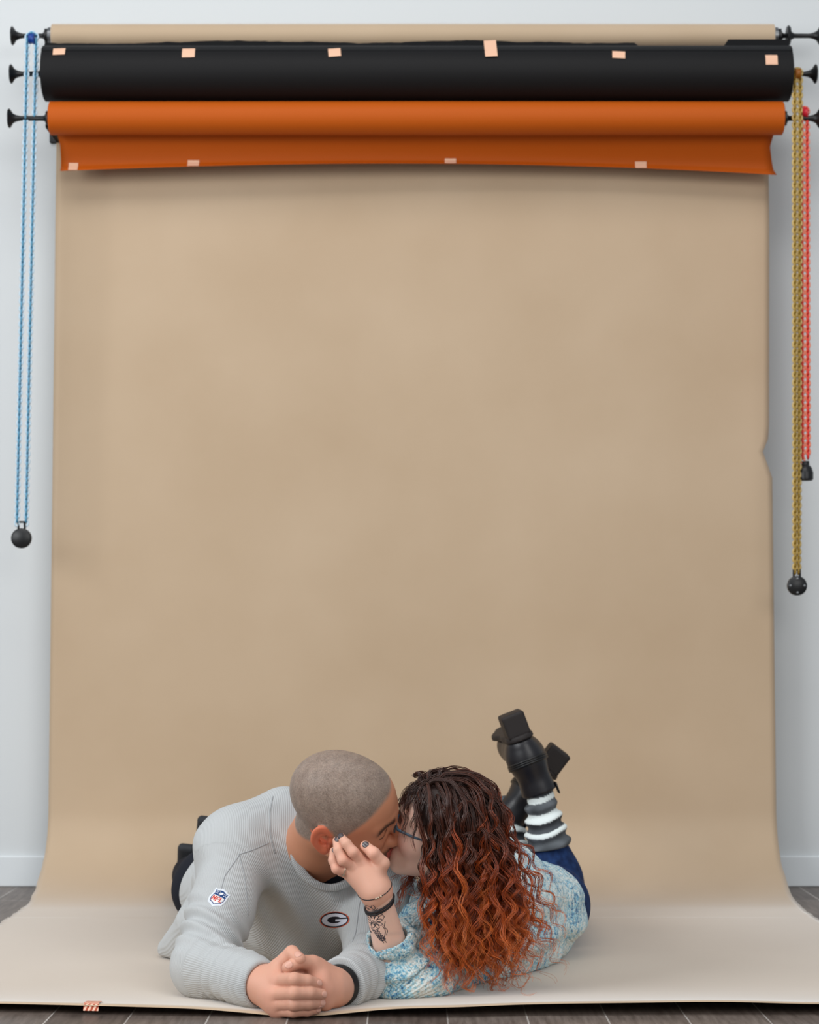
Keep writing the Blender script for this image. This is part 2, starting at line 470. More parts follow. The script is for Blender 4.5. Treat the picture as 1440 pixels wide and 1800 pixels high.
def chain(label, top, bottom, sep_top, sep_bot, c_face, c_edge, Y, wrad, wstyle, r_link=.0029, tint_top=None):
    T = W(*top, Y); Bm = W(*bottom, Y)
    th = thing('hoist_chain', Bm - np.array([0, 0, wrad * 2 + .01]), label, 'chain', 'hoist chains of the paper rolls')
    m_f = new_mat('chain_plastic_paled', c_face, 0.35, 0.5); m_e = new_mat('chain_plastic_edge_on', c_edge, 0.35, 0.5)  # same plastic; pale wall seen through face-on links is put into their colour
    qa, qb = MB(), MB()
    R = sep_top / 2
    for sgn in (-1, 1):
        a0 = T + np.array([sgn * R, 0, 0]); a1 = Bm + np.array([sgn * sep_bot / 2, 0, .010])
        if sgn == 1 and wstyle == 'slack':
            a1 = a1 + np.array([.0, 0, .012])
        Ln = np.linalg.norm(a1 - a0); n = int(Ln / .0105); d = (a1 - a0) / Ln
        side = nrm(np.cross(d, [0, 1, 0])); fr = np.array([0, 1.0, 0])
        for k in range(n + 1):
            c = a0 + d * (k * Ln / n) + np.array([0, sgn * .002, 0])
            chain_link(qa if k % 2 == 0 else qb, c, d, side if k % 2 == 0 else fr, r=r_link)
    for k in range(5):                         # over the drive wheel
        a = math.pi * (k + .5) / 5
        c = T + np.array([R * math.cos(a), 0, R * math.sin(a)]); d = np.array([-math.sin(a), 0, math.cos(a)])
        chain_link(qa if k % 2 == 0 else qb, c, d, np.array([0, 1.0, 0]) if k % 2 else np.array([math.cos(a), 0, math.sin(a)]), r=r_link)
    qa.build('chain', m_f, th); qb.build('chain', m_e, th)
    q = MB(); q.lathe(T + np.array([-.009, 0, -.003]), (1, 0, 0), [(0, .012), (.002, .017), (.006, .014), (.012, .014), (.016, .017), (.018, .012)], 24)
    auto_smooth(q.build('drive_wheel', tint_top or m_f, th), 40)
    wc = Bm + np.array([0, 0, -.004 - wrad])
    q = MB()
    if wstyle == 'slack':
        q.lathe(wc + np.array([0, 0, -wrad]), (0, 0, 1), [(0, wrad * .8), (.004, wrad * .98), (wrad * 1.0, wrad), (wrad * 1.7, wrad * .8), (wrad * 2.0, wrad * .5), (wrad * 2.5, wrad * .5), (wrad * 2.52, wrad * .3)], 28)
    else:
        q.lathe(wc + np.array([0, .009, 0]), (0, -1, 0), [(0, wrad * .82), (.003, wrad), (.015, wrad), (.018, wrad * .85)], 36)
        q.box(wc + np.array([-.0085, 0, wrad + .006]), (.005, .010, .026), bev=.002)
        q.box(wc + np.array([.0085, 0, wrad + .006]), (.005, .010, .026), bev=.002)
        q.box(wc + np.array([0, 0, wrad + .017]), (.021, .010, .005), bev=.002)
    w = auto_smooth(q.build('weight', m_blackmetal, th), 40)
    if wstyle == 'screws':
        q = MB()
        for dx, dz in ((0, .019), (-.019, 0), (.019, 0), (0, -.019)):
            q.lathe(wc + np.array([dx, -.0088, dz]), (0, -1, 0), [(0, .0035), (.0012, .0035), (.0016, .0025)], 12)
        q.build('screw', m_silver, w)
    return th
chain('blue pull chain looped at the left end of the rolls', (56, 66), (38, 926), .024, .024, (200, 222, 236), (84, 148, 180), 5.60, .0275, 'disc', tint_top=new_mat('deep_blue_plastic', (20, 60, 140), .35))
chain('mustard yellow pull chain hanging lowest at the right end of the rolls', (1402, 128), (1401, 1010), .016, .010, (206, 178, 112), (156, 124, 36), 5.585, .0265, 'screws', tint_top=new_mat('amber_plastic', (160, 95, 20), .35), r_link=.0032)
chain('bright red pull chain at the far right with a stubby dark weight', (1414, 196), (1416, 815), .016, .016, (250, 150, 120), (226, 40, 30), 5.60, .0215, 'slack', tint_top=new_mat('red_plastic', (190, 20, 40), .35))

# striped tape at the front of the paper
m_stripe = new_mat('striped_tape', (226, 132, 92), 0.6)
nt, b = nodes_of(m_stripe)
tc = nt.nodes.new('ShaderNodeTexCoord'); wv = nt.nodes.new('ShaderNodeTexWave'); wv.inputs['Scale'].default_value = 62
mp = nt.nodes.new('ShaderNodeMapping'); mp.inputs['Rotation'].default_value = (0, 0, math.radians(62))
rp = nt.nodes.new('ShaderNodeValToRGB'); rp.color_ramp.elements[0].position = .42; rp.color_ramp.elements[1].position = .58
rp.color_ramp.elements[0].color = rgba(176, 70, 36); rp.color_ramp.elements[1].color = rgba(244, 196, 170)
nt.links.new(tc.outputs['Object'], mp.inputs['Vector']); nt.links.new(mp.outputs['Vector'], wv.inputs['Vector'])
nt.links.new(wv.outputs['Fac'], rp.inputs['Fac']); nt.links.new(rp.outputs['Color'], b.inputs['Base Color'])
def paper_height(x, y):                         # height of the paper's upper face near the front edge
    z = np.array([.003]); X, Y, Z = k_fn(1, 0, np.array([x]), np.array([y]), z); return float(Y[0]), float(Z[0])
V = []; F = []; c = W(176, 1757, 4.0); n = 14
for side in (0, 1):
    for j in range(3):
        for i in range(n):
            yy = YEND + .050 * (1 - i / (n - 1)); x = c[0] + (j - 1) * .0145
            Y, Z = paper_height(x, yy)
            V.append((x, Y - (.0006 if i == n - 1 else 0), Z + .0012 + .0006 * side - (.011 if i == n - 1 else 0)))
S = 3 * n
for j in range(2):
    for i in range(n - 1):
        a = j * n + i; F.append((a, a + 1, a + 1 + n, a + n)); F.append((S + a, S + a + n, S + a + 1 + n, S + a + 1))
tag(mesh_obj('tape_strip', V, F, m_stripe), 'orange diagonally striped tape holding the front edge of the kraft paper to the floor', 'tape')
# ------------------------------------------------------------------ smooth solid modelling (bodies and clothes)
def _dot(a, b): return np.einsum('ij,ij->i', a, b)
def cap(a, b, r1, r2=None):
    a = np.asarray(a, float); b = np.asarray(b, float); r2 = r1 if r2 is None else r2
    ba = b - a; L2 = float(ba @ ba) + 1e-12
    def f(P):
        pa = P - a; t = np.clip(pa @ ba / L2, 0, 1)
        return np.sqrt(((pa - t[:, None] * ba) ** 2).sum(1)) - (r1 + (r2 - r1) * t)
    return f
def ell(c, r, R=None):
    c = np.asarray(c, float); r = np.asarray(r, float)
    def f(P):
        q = P - c
        if R is not None: q = q @ R              # columns of R = local axes
        k0 = np.sqrt(((q / r) ** 2).sum(1)); k1 = np.sqrt(((q / r ** 2) ** 2).sum(1)) + 1e-9
        return k0 * (k0 - 1) / k1
    return f
def rbox(c, h, R, rad):
    c = np.asarray(c, float); h = np.asarray(h, float) - rad
    def f(P):
        q = np.abs((P - c) @ R) - h
        return np.sqrt((np.maximum(q, 0) ** 2).sum(1)) + np.minimum(q.max(1), 0) - rad
    return f
def smn(a, b, k):
    h = np.maximum(k - np.abs(a - b), 0) / k
    return np.minimum(a, b) - h * h * k * .25
def smx(a, b, k): return -smn(-a, -b, k)
def U(k, *fs):
    def f(P):
        d = fs[0](P)
        for g in fs[1:]: d = smn(d, g(P), k)
        return d
    return f
def hard(*fs):
    def f(P):
        d = fs[0](P)
        for g in fs[1:]: d = np.minimum(d, g(P))
        return d
    return f
def grow(f, r): return lambda P: f(P) - r
def within(f, c, r):
    """only evaluate f inside a ball"""
    c = np.asarray(c, float)
    def g(P):
        d = np.sqrt(((P - c) ** 2).sum(1)) - r
        out = np.maximum(d, 0) + .02
        m = d < .0
        if m.any(): out[m] = f(P[m])
        return out
    return g
def chainc(pts, rads, k=.006):
    return U(k, *[cap(pts[i], pts[i + 1], rads[i], rads[i + 1]) for i in range(len(pts) - 1)])
def wob(P, s, seed=0):
    r = np.random.default_rng(seed); o = np.zeros(len(P))
    for i in range(5):
        k = r.normal(size=3); k = k / np.linalg.norm(k) * s * (.7 + .8 * r.random())
        o += np.sin(P @ k + r.random() * 6.28)
    return o / 3.0

def surface(f, lo, hi, h, B=14, keep=None):
    """surface nets on sparse blocks -> verts, quads"""
    lo = np.asarray(lo, float); hi = np.asarray(hi, float)
    nb = np.maximum(np.ceil((hi - lo) / (h * B)).astype(int), 1)
    I = np.stack(np.meshgrid(*[np.arange(n) for n in nb], indexing='ij'), -1).reshape(-1, 3)
    C = lo + (I + .5) * B * h
    d = f(C); act = I[np.abs(d) < B * h * .87 * 1.35 + h * 2]
    g = np.stack(np.meshgrid(*[np.arange(B + 1)] * 3, indexing='ij'), -1).reshape(-1, 3)
    N = nb * B + 2
    def key(c): return (c[:, 0].astype(np.int64) * N[1] + c[:, 1]) * N[2] + c[:, 2]
    cells_k, cells_v, edges = [], [], []
    n1 = B + 1
    for s in range(0, len(act), 60):
        blk = act[s:s + 60]
        G = (blk[:, None] * B + g[None]).reshape(-1, 3)
        D = f(lo + G * h).reshape(len(blk), n1, n1, n1)
        G = G.reshape(len(blk), n1, n1, n1, 3)
        cs = [D[:, dx:B + dx, dy:B + dy, dz:B + dz] for dx in (0, 1) for dy in (0, 1) for dz in (0, 1)]
        neg = sum((c < 0).astype(np.int8) for c in cs)
        m = (neg > 0) & (neg < 8)
        if not m.any(): continue
        cell = G[:, :B, :B, :B][m]
        vals = np.stack([c[m] for c in cs], 1)
        off = np.array([[dx, dy, dz] for dx in (0, 1) for dy in (0, 1) for dz in (0, 1)], float)
        acc = np.zeros((len(cell), 3)); cnt = np.zeros(len(cell))
        for a in range(8):
            for bb in range(a + 1, 8):
                if np.abs(off[a] - off[bb]).sum() != 1: continue
                va, vb = vals[:, a], vals[:, bb]; cr = (va < 0) != (vb < 0)
                t = np.where(cr, va / np.where(cr, va - vb, 1), 0)
                acc[cr] += (off[a] + t[:, None] * (off[bb] - off[a]))[cr]; cnt[cr] += 1
        cells_k.append(key(cell)); cells_v.append(lo + (cell + acc / cnt[:, None]) * h)
        D0 = D[:, :B, :B, :B]; G0 = G[:, :B, :B, :B]
        for ax in range(3):
            D1 = cs[(4, 2, 1)[ax]]
            c = (D0 < 0) != (D1 < 0)
            if c.any(): edges.append((ax, G0[c], D0[c] < 0))
    K = np.concatenate(cells_k); V = np.concatenate(cells_v)
    o = np.argsort(K); K = K[o]; V = V[o]
    Q = []
    for ax, e, ng in edges:
        a1, a2 = [(1, 2), (2, 0), (0, 1)][ax]
        idx = []; ok = np.ones(len(e), bool)
        for s1, s2 in ((0, 0), (1, 0), (1, 1), (0, 1)):
            c = e.copy(); c[:, a1] -= s1; c[:, a2] -= s2
            kk = key(c); p = np.clip(np.searchsorted(K, kk), 0, len(K) - 1)
            ok &= (K[p] == kk) & (c >= 0).all(1); idx.append(p)
        q = np.stack(idx, 1); q[ng] = q[ng][:, ::-1]
        Q.append(q[ok])
    Q = np.concatenate(Q)[:, ::-1]
    for _ in range(2):                          # settle the vertices on the surface
        e = h * .25; d = f(V)
        gr = np.stack([f(V + np.eye(3)[i] * e) - f(V - np.eye(3)[i] * e) for i in range(3)], 1) / (2 * e)
        V = V - np.clip(d / ((gr ** 2).sum(1) + .05), -h * .5, h * .5)[:, None] * gr
    if keep is not None:
        kv = keep(V); kf = kv[Q].any(1); Q = Q[kf]
        used = np.unique(Q); mp_ = -np.ones(len(V), int); mp_[used] = np.arange(len(used)); V = V[used]; Q = mp_[Q]
    return V, Q
def merge(*parts):
    V = []; Q = []; n = 0
    for v, q in parts: V.append(v); Q.append(q + n); n += len(v)
    return np.concatenate(V), np.concatenate(Q)
def march(f, P, n, steps=40):
    """move points along -n on to the surface of f"""
    P = P.copy()
    for _ in range(steps):
        P -= n * np.clip(f(P), -.02, .02)[:, None] * .8
    return P
def frame3(a, phi, pit):
    f = np.array([math.cos(a), math.sin(a), 0]); z = np.array([0, 0, 1.]); r = np.cross(f, z)
    f2 = f * math.cos(pit) + z * math.sin(pit); u = np.cross(r, f2)
    u2 = u * math.cos(phi) + r * math.sin(phi); l = np.cross(u2, f2)
    return np.stack([f2, l, u2], 1)
def perp(ax, ref=(0, 0, 1)):
    ax = nrm(ax); a = nrm(np.cross(ax, ref)); return a, np.cross(ax, a)
def ring_coord(P, a, b):
    """arc position round an axis (for ribs) and distance along it"""
    ax = nrm(np.asarray(b) - np.asarray(a)); n1, n2 = perp(ax, (0.1, 1, .05)); q = P - a
    return np.arctan2(q @ n2, q @ n1), q @ ax
def patch(name, c, f, U_, N_, w, h, colour, mat, parent, step=.0005, off=.0008, mask=None, bulge=0.0):
    """small flat emblem laid on a surface: colour(u, v) -> rgb rows"""
    U_ = nrm(U_); N_ = nrm(N_); U_ = nrm(U_ - N_ * (U_ @ N_)); V_ = np.cross(N_, U_)
    nu, nv = int(w / step), int(h / step)
    uu, vv = np.meshgrid(np.linspace(-w / 2, w / 2, nu), np.linspace(-h / 2, h / 2, nv), indexing='ij')
    u, v = uu.ravel(), vv.ravel()
    P = np.asarray(c) + u[:, None] * U_ + v[:, None] * V_ + N_ * .03
    P = march(f, P, N_) + N_ * off
    m = mask(u, v) if mask is not None else np.ones(len(u), bool)
    idx = np.arange(nu * nv).reshape(nu, nv)
    Q = np.stack([idx[:-1, :-1], idx[1:, :-1], idx[1:, 1:], idx[:-1, 1:]], -1).reshape(-1, 4)
    Q = Q[m[Q].all(1)]
    used = np.unique(Q); mp_ = -np.ones(len(P), int); mp_[used] = np.arange(len(used))
    top = P[used]; Q = mp_[Q]; k = len(top)
    V = np.concatenate([top, top - N_ * off * 1.5])
    # rim walls give the emblem thickness
    E = np.concatenate([Q[:, [0, 1]], Q[:, [1, 2]], Q[:, [2, 3]], Q[:, [3, 0]]]); S_ = np.sort(E, 1)
    _, inv, cnt = np.unique(S_, axis=0, return_inverse=True, return_counts=True)
    Eb = E[cnt[inv.ravel()] == 1]
    QQ = np.concatenate([Q, np.stack([Eb[:, 1], Eb[:, 0], Eb[:, 0] + k, Eb[:, 1] + k], 1)])
    col = colour(u[used], v[used]); col = np.concatenate([col, col])
    return mesh_obj(name, V, QQ, mat, parent, True, {'Col': col})
def in_poly(u, v, poly):
    r = np.zeros(len(u), bool); n = len(poly)
    for i in range(n):
        (x1, y1), (x2, y2) = poly[i], poly[(i + 1) % n]
        c = ((y1 > v) != (y2 > v)) & (u < (x2 - x1) * (v - y1) / (y2 - y1 + 1e-12) + x1)
        r ^= c
    return r
def seg_dist(u, v, pts):
    d = np.full(len(u), 9.0); p = np.array(pts, float)
    for a, b in zip(p[:-1], p[1:]):
        ba = b - a; t = np.clip(((u - a[0]) * ba[0] + (v - a[1]) * ba[1]) / (ba @ ba + 1e-12), 0, 1)
        d = np.minimum(d, np.hypot(u - a[0] - t * ba[0], v - a[1] - t * ba[1]))
    return d

# --- a head in its own frame (x forward, y left, z up, origin between the ears), adult sized
def head_sdf(sex, ear_on=True):
    m = 1 if sex == 'm' else 0
    skull = U(.045, ell((-.006, 0, .048), (.097, .077, .085)), ell((.036, 0, .018), (.060, .067, .078)))
    jaw = U(.03, ell((.045, 0, -.055), (.050, .050 + .004 * m, .052)), cap((.012, .044, -.058), (.078, .012, -.094), .016, .013),
            cap((.012, -.044, -.058), (.078, -.012, -.094), .016, .013), ell((.083, 0, -.094), (.017, .021, .016)))
    base = U(.035, skull, jaw, ell((.058, .043, -.012), (.028, .022, .022)), ell((.058, -.043, -.012), (.028, .022, .022)))
    brow = U(.012, cap((.094, .010, .034), (.078, .046, .036), .010, .007), cap((.094, -.010, .034), (.078, -.046, .036), .010, .007))
    soc = hard(ell((.104, .033, .016), (.019, .017, .012)), ell((.104, -.033, .016), (.019, .017, .012)))
    lids = hard(ell((.081, .032, .015), (.0135, .0145, .0125)), ell((.081, -.032, .015), (.0135, .0145, .0125)))
    nose = U(.010, cap((.096, 0, .026), (.1185, 0, -.022), .008, .0105), ell((.117, 0, -.026), (.0125, .012, .0105)),
             ell((.104, .0125, -.031), (.011, .008, .0085)), ell((.104, -.0125, -.031), (.011, .008, .0085)))
    mouthbase = ell((.084, 0, -.062), (.022, .034, .026))
    lipu = U(.006, cap((.1045, 0, -.0575), (.094, .019, -.062), .0055, .003), cap((.1045, 0, -.0575), (.094, -.019, -.062), .0055, .003))
    lipl = U(.006, cap((.1025, 0, -.0685), (.093, .018, -.064), .0065, .003), cap((.1025, 0, -.0685), (.093, -.018, -.064), .0065, .003))
    slit = cap((.108, -.02, -.063), (.108, .02, -.063), .0022)
    def ear(sg):
        x = nrm((.93, -sg * .30, .16)); y = nrm((.30, sg * .93, 0)); y = nrm(y - x * (x @ y)); z = np.cross(x, y)
        if z[2] < 0: z = -z
        R = np.stack([x, y, z], 1); c = np.array([-.012, sg * .0800, .004])
        def f(P):
            q = (P - c) @ R
            zz = q[:, 2]; wd = np.where(zz > 0, .0185, .0185 - .20 * (-zz))
            wd = np.clip(wd, .009, None)
            k = np.sqrt((q[:, 0] / wd) ** 2 + (zz / .033) ** 2)
            plate = np.maximum((k - 1) * .013, np.abs(q[:, 1] + .002 * 0) - .0045)
            rim = np.sqrt(((k - .90) * .015) ** 2 + (q[:, 1] - sg * 0 - .003) ** 2) - .0042
            rim = np.where((q[:, 0] > .008) & (zz < .012), .02, rim)
            conch = np.sqrt((q[:, 0] - .004) ** 2 + ((zz + .002) * .75) ** 2 + (q[:, 1] - .0070) ** 2) - .0132
            fold = np.sqrt(((np.sqrt((q[:, 0] - .003) ** 2 + ((zz + .001) * .72) ** 2) - .0125)) ** 2 + (q[:, 1] - .0025) ** 2) - .0030
            fold = np.where(q[:, 0] > .007, .02, fold)
            trag = np.sqrt((q[:, 0] - .0150) ** 2 + ((zz + .004) * .7) ** 2 + (q[:, 1] - .001) ** 2) - .0055
            lobe = np.sqrt((q[:, 0] - .004) ** 2 + ((zz + .027) * .85) ** 2 + (q[:, 1] * 1.2) ** 2) - .0085
            d = smn(plate, rim, .003); d = smx(d, -conch, .003); d = smn(d, fold, .003); d = smn(d, trag, .004); d = smn(d, lobe, .006)
            return d
        return f
    ears = hard(ear(1), ear(-1))
    def f(P):
        d = base(P)
        d = smn(d, brow(P), .014)
        d = smx(d, -soc(P), .012)
        d = smn(d, lids(P), .010)
        d = smn(d, nose(P), .010)
        d = smn(d, mouthbase(P), .018)
        d = smn(d, lipu(P), .004); d = smn(d, lipl(P), .004); d = smx(d, -slit(P), .002)
        if not ear_on: return d
        return smn(d, ears(P), .006)
    return f
# ------------------------------------------------------------------ the man
m_skin = new_mat('skin', rough=0.5, spec=0.35, attr='Col')
nt, b = nodes_of(m_skin); b.inputs['Subsurface Weight'].default_value = 0.12; b.inputs['Subsurface Radius'].default_value = (1, .35, .2); b.inputs['Subsurface Scale'].default_value = 0.008
add_noise_bump(m_skin, 420, 0.10, 0.0006, 3)
m_nail = new_mat('finger_nail', (222, 168, 148), 0.3, 0.5)
m_print = new_mat('embroidery', rough=0.7, spec=0.2, attr='Col')

def rib_mat(name, c1, period=.0042, strength=.34, dist=.0010, rough=.85):
    m = new_mat(name, c1, rough, 0.15)
    nt, b = nodes_of(m); b.inputs['Sheen Weight'].default_value = 0.15
    a = nt.nodes.new('ShaderNodeAttribute'); a.attribute_name = 'rib'
    k = nt.nodes.new('ShaderNodeMath'); k.operation = 'MULTIPLY'; k.inputs[1].default_value = 2 * math.pi / period
    s = nt.nodes.new('ShaderNodeMath'); s.operation = 'SINE'
    bp = nt.nodes.new('ShaderNodeBump'); bp.inputs['Strength'].default_value = strength; bp.inputs['Distance'].default_value = dist
    nt.links.new(a.outputs['Fac'], k.inputs[0]); nt.links.new(k.outputs[0], s.inputs[0])
    nt.links.new(s.outputs[0], bp.inputs['Height']); nt.links.new(bp.outputs['Normal'], b.inputs['Normal'])
    return m
m_shirt = rib_mat('grey_waffle_knit', (186, 188, 188))
m_tee = new_mat('dark_tee', (34, 38, 46), 0.85, 0.15)
m_jeans_m = new_mat('black_denim', (26, 29, 38), 0.85, 0.2)
m_shoe = new_mat('black_shoe', (20, 20, 23), 0.55, 0.35)

MS = 1.053
MH = frame3(-.1264, .732, -.273); MO = W(599.6, 1427.2, 4.1)
def m_world(p): return MO + MS * (np.asarray(p, float) @ MH.T)
MOUTH = m_world((.104, 0, -.063))
_hd = head_sdf('m'); _hd0 = head_sdf('m', False)
def man_head(P): return _hd((P - MO) @ MH / MS) * MS

# joints
mR_sh = W(416, 1496, 4.27); mR_el = W(360, 1700, 4.06); mR_wr = W(462, 1731, 3.905)
mL_sh = W(652, 1560, 4.40); mL_el = W(664, 1703, 4.13); mL_wr = W(588, 1736, 3.915)
m_neck0 = W(545, 1500, 4.30); m_neck1 = m_world((-.022, 0, -.03))
m_back = W(470, 1460, 4.42); m_hip = np.array([-.375, 4.80, .125])
m_kneeR = np.array([-.50, 5.15, .075]); m_kneeL = np.array([-.35, 5.17, .075])
m_ankR = np.array([-.575, 5.43, .08]); m_ankL = np.array([-.485, 5.47, .12])

def man_torso(g=0.0):
    ax = nrm(m_hip - m_back)
    acr = nrm(mR_sh - mL_sh); up = nrm(np.cross(acr, ax)); up = up if up[2] > 0 else -up
    R = np.stack([acr, up, ax], 1)
    mid = (mR_sh + mL_sh) / 2
    chest = ell(mid + ax * .14 + up * -.01, (.195 + g, .125 + g, .22 + g), R)
    upper = ell(mid + ax * .05 + up * .045, (.165 + g, .085 + g, .12 + g), R)
    shl = cap(mR_sh, mL_sh, .080 + g, .075 + g)
    drape = ell(W(552, 1606, 4.40), (.115 + g, .075 + g, .115 + g))
    trapR = cap(W(500, 1435, 4.33), mR_sh, .060 + g, .065 + g); trapL = cap(m_neck0, mL_sh, .055 + g, .06 + g)
    waist = cap(mid + ax * .24, m_hip, .135 + g, .125 + g)
    hips = ell(m_hip, (.160 + g, .108 + g, .14 + g), np.stack([nrm((.95, .2, 0)), nrm((-.2, .95, 0)), np.array([0, 0, 1.])], 1)[:, [0, 2, 1]])
    return U(.07, chest, upper, shl, trapR, trapL, waist, hips, drape)

def finger(pts, rads, k=.004): return chainc(pts, rads, k)
# right hand (photo left): back and fingers wrap round the front
hr_m = [W(489, 1724, 3.865), W(481, 1747, 3.86), W(483, 1764, 3.862), W(489, 1776, 3.865)]
hr_f = [finger([hr_m[0], W(517, 1722, 3.822), W(540, 1725, 3.832), W(557, 1729, 3.845)], (.0145, .0130, .0122, .0108)),
        finger([hr_m[1], W(517, 1746, 3.815), W(545, 1746, 3.825), W(565, 1748, 3.842)], (.0145, .0132, .0122, .0108)),
        finger([hr_m[2], W(517, 1765, 3.818), W(543, 1764, 3.828), W(563, 1763, 3.846)], (.0135, .0122, .0115, .0102)),
        finger([hr_m[3], W(515, 1778, 3.828), W(540, 1777, 3.838), W(556, 1774, 3.85)], (.0120, .0105, .0100, .0092))]
hr_t = finger([W(478, 1722, 3.89), W(490, 1700, 3.885), W(513, 1675, 3.875), W(527, 1686, 3.853)], (.019, .0165, .0135, .0115))
hr_p = U(.02, *[cap(mR_wr, q, .027, .0165) for q in hr_m], cap(mR_wr, W(485, 1712, 3.885), .026, .02))
hand_r = U(.007, hr_p, hard(*hr_f), hr_t)
# left hand (photo right)
hl_m = [W(552, 1702, 3.885), W(566, 1720, 3.878), W(572, 1740, 3.876), W(571, 1760, 3.88)]
hl_f = [finger([q, q + np.array([-.045, .012, .002]), q + np.array([-.062, .03, 0])], (.0145, .0125, .011)) for q in hl_m]
hl_t = finger([W(572, 1714, 3.90), W(549, 1694, 3.878), W(527, 1690, 3.858), W(506, 1701, 3.852)], (.019, .0155, .0128, .0112))
hl_p = U(.02, *[cap(mL_wr, q, .027, .0175) for q in hl_m], cap(mL_wr, W(556, 1702, 3.895), .025, .018))
hand_l = U(.007, hl_p, hard(*hl_f), hl_t)
hands_c = W(530, 1735, 3.88)
man_hands = within(hard(hand_r, hand_l), hands_c, .16)

def man_arm(sh, el, wr, g=0.0): return U(.03, cap(sh, el, .056 + g, .047 + g), cap(el, wr, .047 + g, .031 + g))
neck = U(.03, cap(m_neck0 + (m_neck1 - m_neck0) * -.2, m_neck1, .066, .060), cap(m_neck1, m_world((.02, 0, -.045)), .052, .045))
def leg(hip, knee, ank, g=0.0): return U(.03, cap(hip, knee, .082 + g, .058 + g), cap(knee, ank, .056 + g, .038 + g))
m_hR = m_hip + np.array([-.085, .05, -.01]); m_hL = m_hip + np.array([.085, .05, -.01])
m_torso0 = man_torso(-.022); m_torso1 = man_torso(0.0)
m_bodyf = U(.02, m_torso0, man_arm(mR_sh, mR_el, mR_wr, -.006), man_arm(mL_sh, mL_el, mL_wr, -.006), leg(m_hR, m_kneeR, m_ankR, -.008), leg(m_hL, m_kneeL, m_ankL, -.008))
def man_body(P):
    d = m_bodyf(P)
    hd = smn(neck(P), man_head(P), .022)
    d = smn(d, hd, .03)
    d = smn(d, man_hands(P), .012)
    return d
def in_box(V, lo, hi): return ((V > lo) & (V < hi)).all(1)
hb = (np.array([-.36, 3.85, .19]), np.array([.05, 4.36, .56]))
gb = (hands_c - [.105, .085, .09], hands_c + [.085, .075, .09])
V1, Q1 = surface(man_body, hb[0], hb[1], .0019)
V2, Q2 = surface(man_body, gb[0], gb[1], .0015)
V3, Q3 = surface(man_body, (-.85, 3.75, -.02), (.15, 5.75, .62), .007, keep=lambda V: ~(in_box(V, hb[0] + .004, hb[1] - .004) | in_box(V, gb[0] + .004, gb[1] - .004)))
V, Q = merge((V1, Q1), (V2, Q2), (V3, Q3))

def blend(c, col, w): return c * (1 - w[:, None]) + col * w[:, None]
def sstep(x, a, b): t = np.clip((x - a) / (b - a), 0, 1); return t * t * (3 - 2 * t)
def man_colour(V):
    p = (V - MO) @ MH / MS; x, y, z = p.T; ay = np.abs(y)
    c = np.tile(lin((208, 142, 108)), (len(V), 1))
    n = wob(p, 60, 1)
    c = c * (1 + .05 * n)[:, None]
    near = np.linalg.norm(p - [0, 0, .02], axis=1) < .17
    # reddish ear and cheek
    earw = sstep(_hd0(p), .0012, .0035) * (ay > .06) * (np.abs(x + .01) < .045) * (np.abs(z) < .05) * near
    c = blend(c, lin((224, 116, 84)), earw * .8)
    ck = np.exp(-((x - .075) ** 2 + (ay - .045) ** 2 + (z + .015) ** 2) / .022 ** 2) * near
    c = blend(c, lin((216, 120, 92)), ck * .6)
    # shaved scalp
    zl = np.interp(x, [-.14, -.075, -.04, -.028, -.006, .006, .018, .028, .036, .046, .058, .07, .084, .12], [-.058, -.054, -.038, -.015, .03, .028, -.004, .020, .034, .048, .064, .078, .090, .10])
    hw = sstep(z - zl + .004 * n, -.006, .010) * near * (1 - earw)
    c = blend(c, lin((134, 121, 110)) * (1 + .10 * wob(p, 260, 2) + .17 * np.random.default_rng(3).normal(size=len(V))).clip(.4, 1.7)[:, None], hw * .93)
    # beard: jaw line, moustache and chin
    bz = np.interp(x, [.0, .02, .05, .07, .085, .12], [-.030, -.040, -.055, -.052, -.046, -.046])
    bw = sstep(bz - z + .003 * n, -.005, .008) * sstep(x, .0, .02) * sstep(z, -.125, -.105) * near
    lips = ((x > .094) & (np.abs(z + .063) < .0105) & (ay < .020))
    bw = bw * ~lips
    c = blend(c, lin((70, 50, 40)), bw * .86)
    c[lips] = lin((190, 100, 90))
    # eyebrows and lash line
    eb = np.exp(-(((z - (.0345 + .10 * np.clip(ay - .02, 0, .02) - .40 * np.clip(ay - .038, 0, .02))) / .0085) ** 4)) * sstep(ay, .009, .014) * sstep(ay, .058, .050) * (x > .06) * near
    c = blend(c, lin((52, 38, 32)), eb * .9)
    lash = np.exp(-((z - .0085 - 16 * (ay - .032) ** 2) / .0019) ** 2) * (ay > .018) * (ay < .049) * (x > .075) * near
    c = blend(c, lin((40, 26, 24)), lash * .9)
    # rosier hands
    hnd = np.linalg.norm(V - hands_c, axis=1) < .11
    c[hnd] = lin((216, 160, 136)) * (1 + .06 * n[hnd])[:, None]
    kn = np.zeros(len(V))
    for q in hr_m + hl_m: kn += np.exp(-((V - q) ** 2).sum(1) / .014 ** 2)
    c = blend(c, lin((206, 122, 102)), np.clip(kn, 0, 1) * .5 * hnd)
    return c
man = thing('person', (-.43, 4.75, 0.0), 'man with shaved head and grey sweatshirt, lying on his elbows with clasped hands', 'person')
mesh_obj('body', V, Q, m_skin, man, True, {'Col': man_colour(V)})

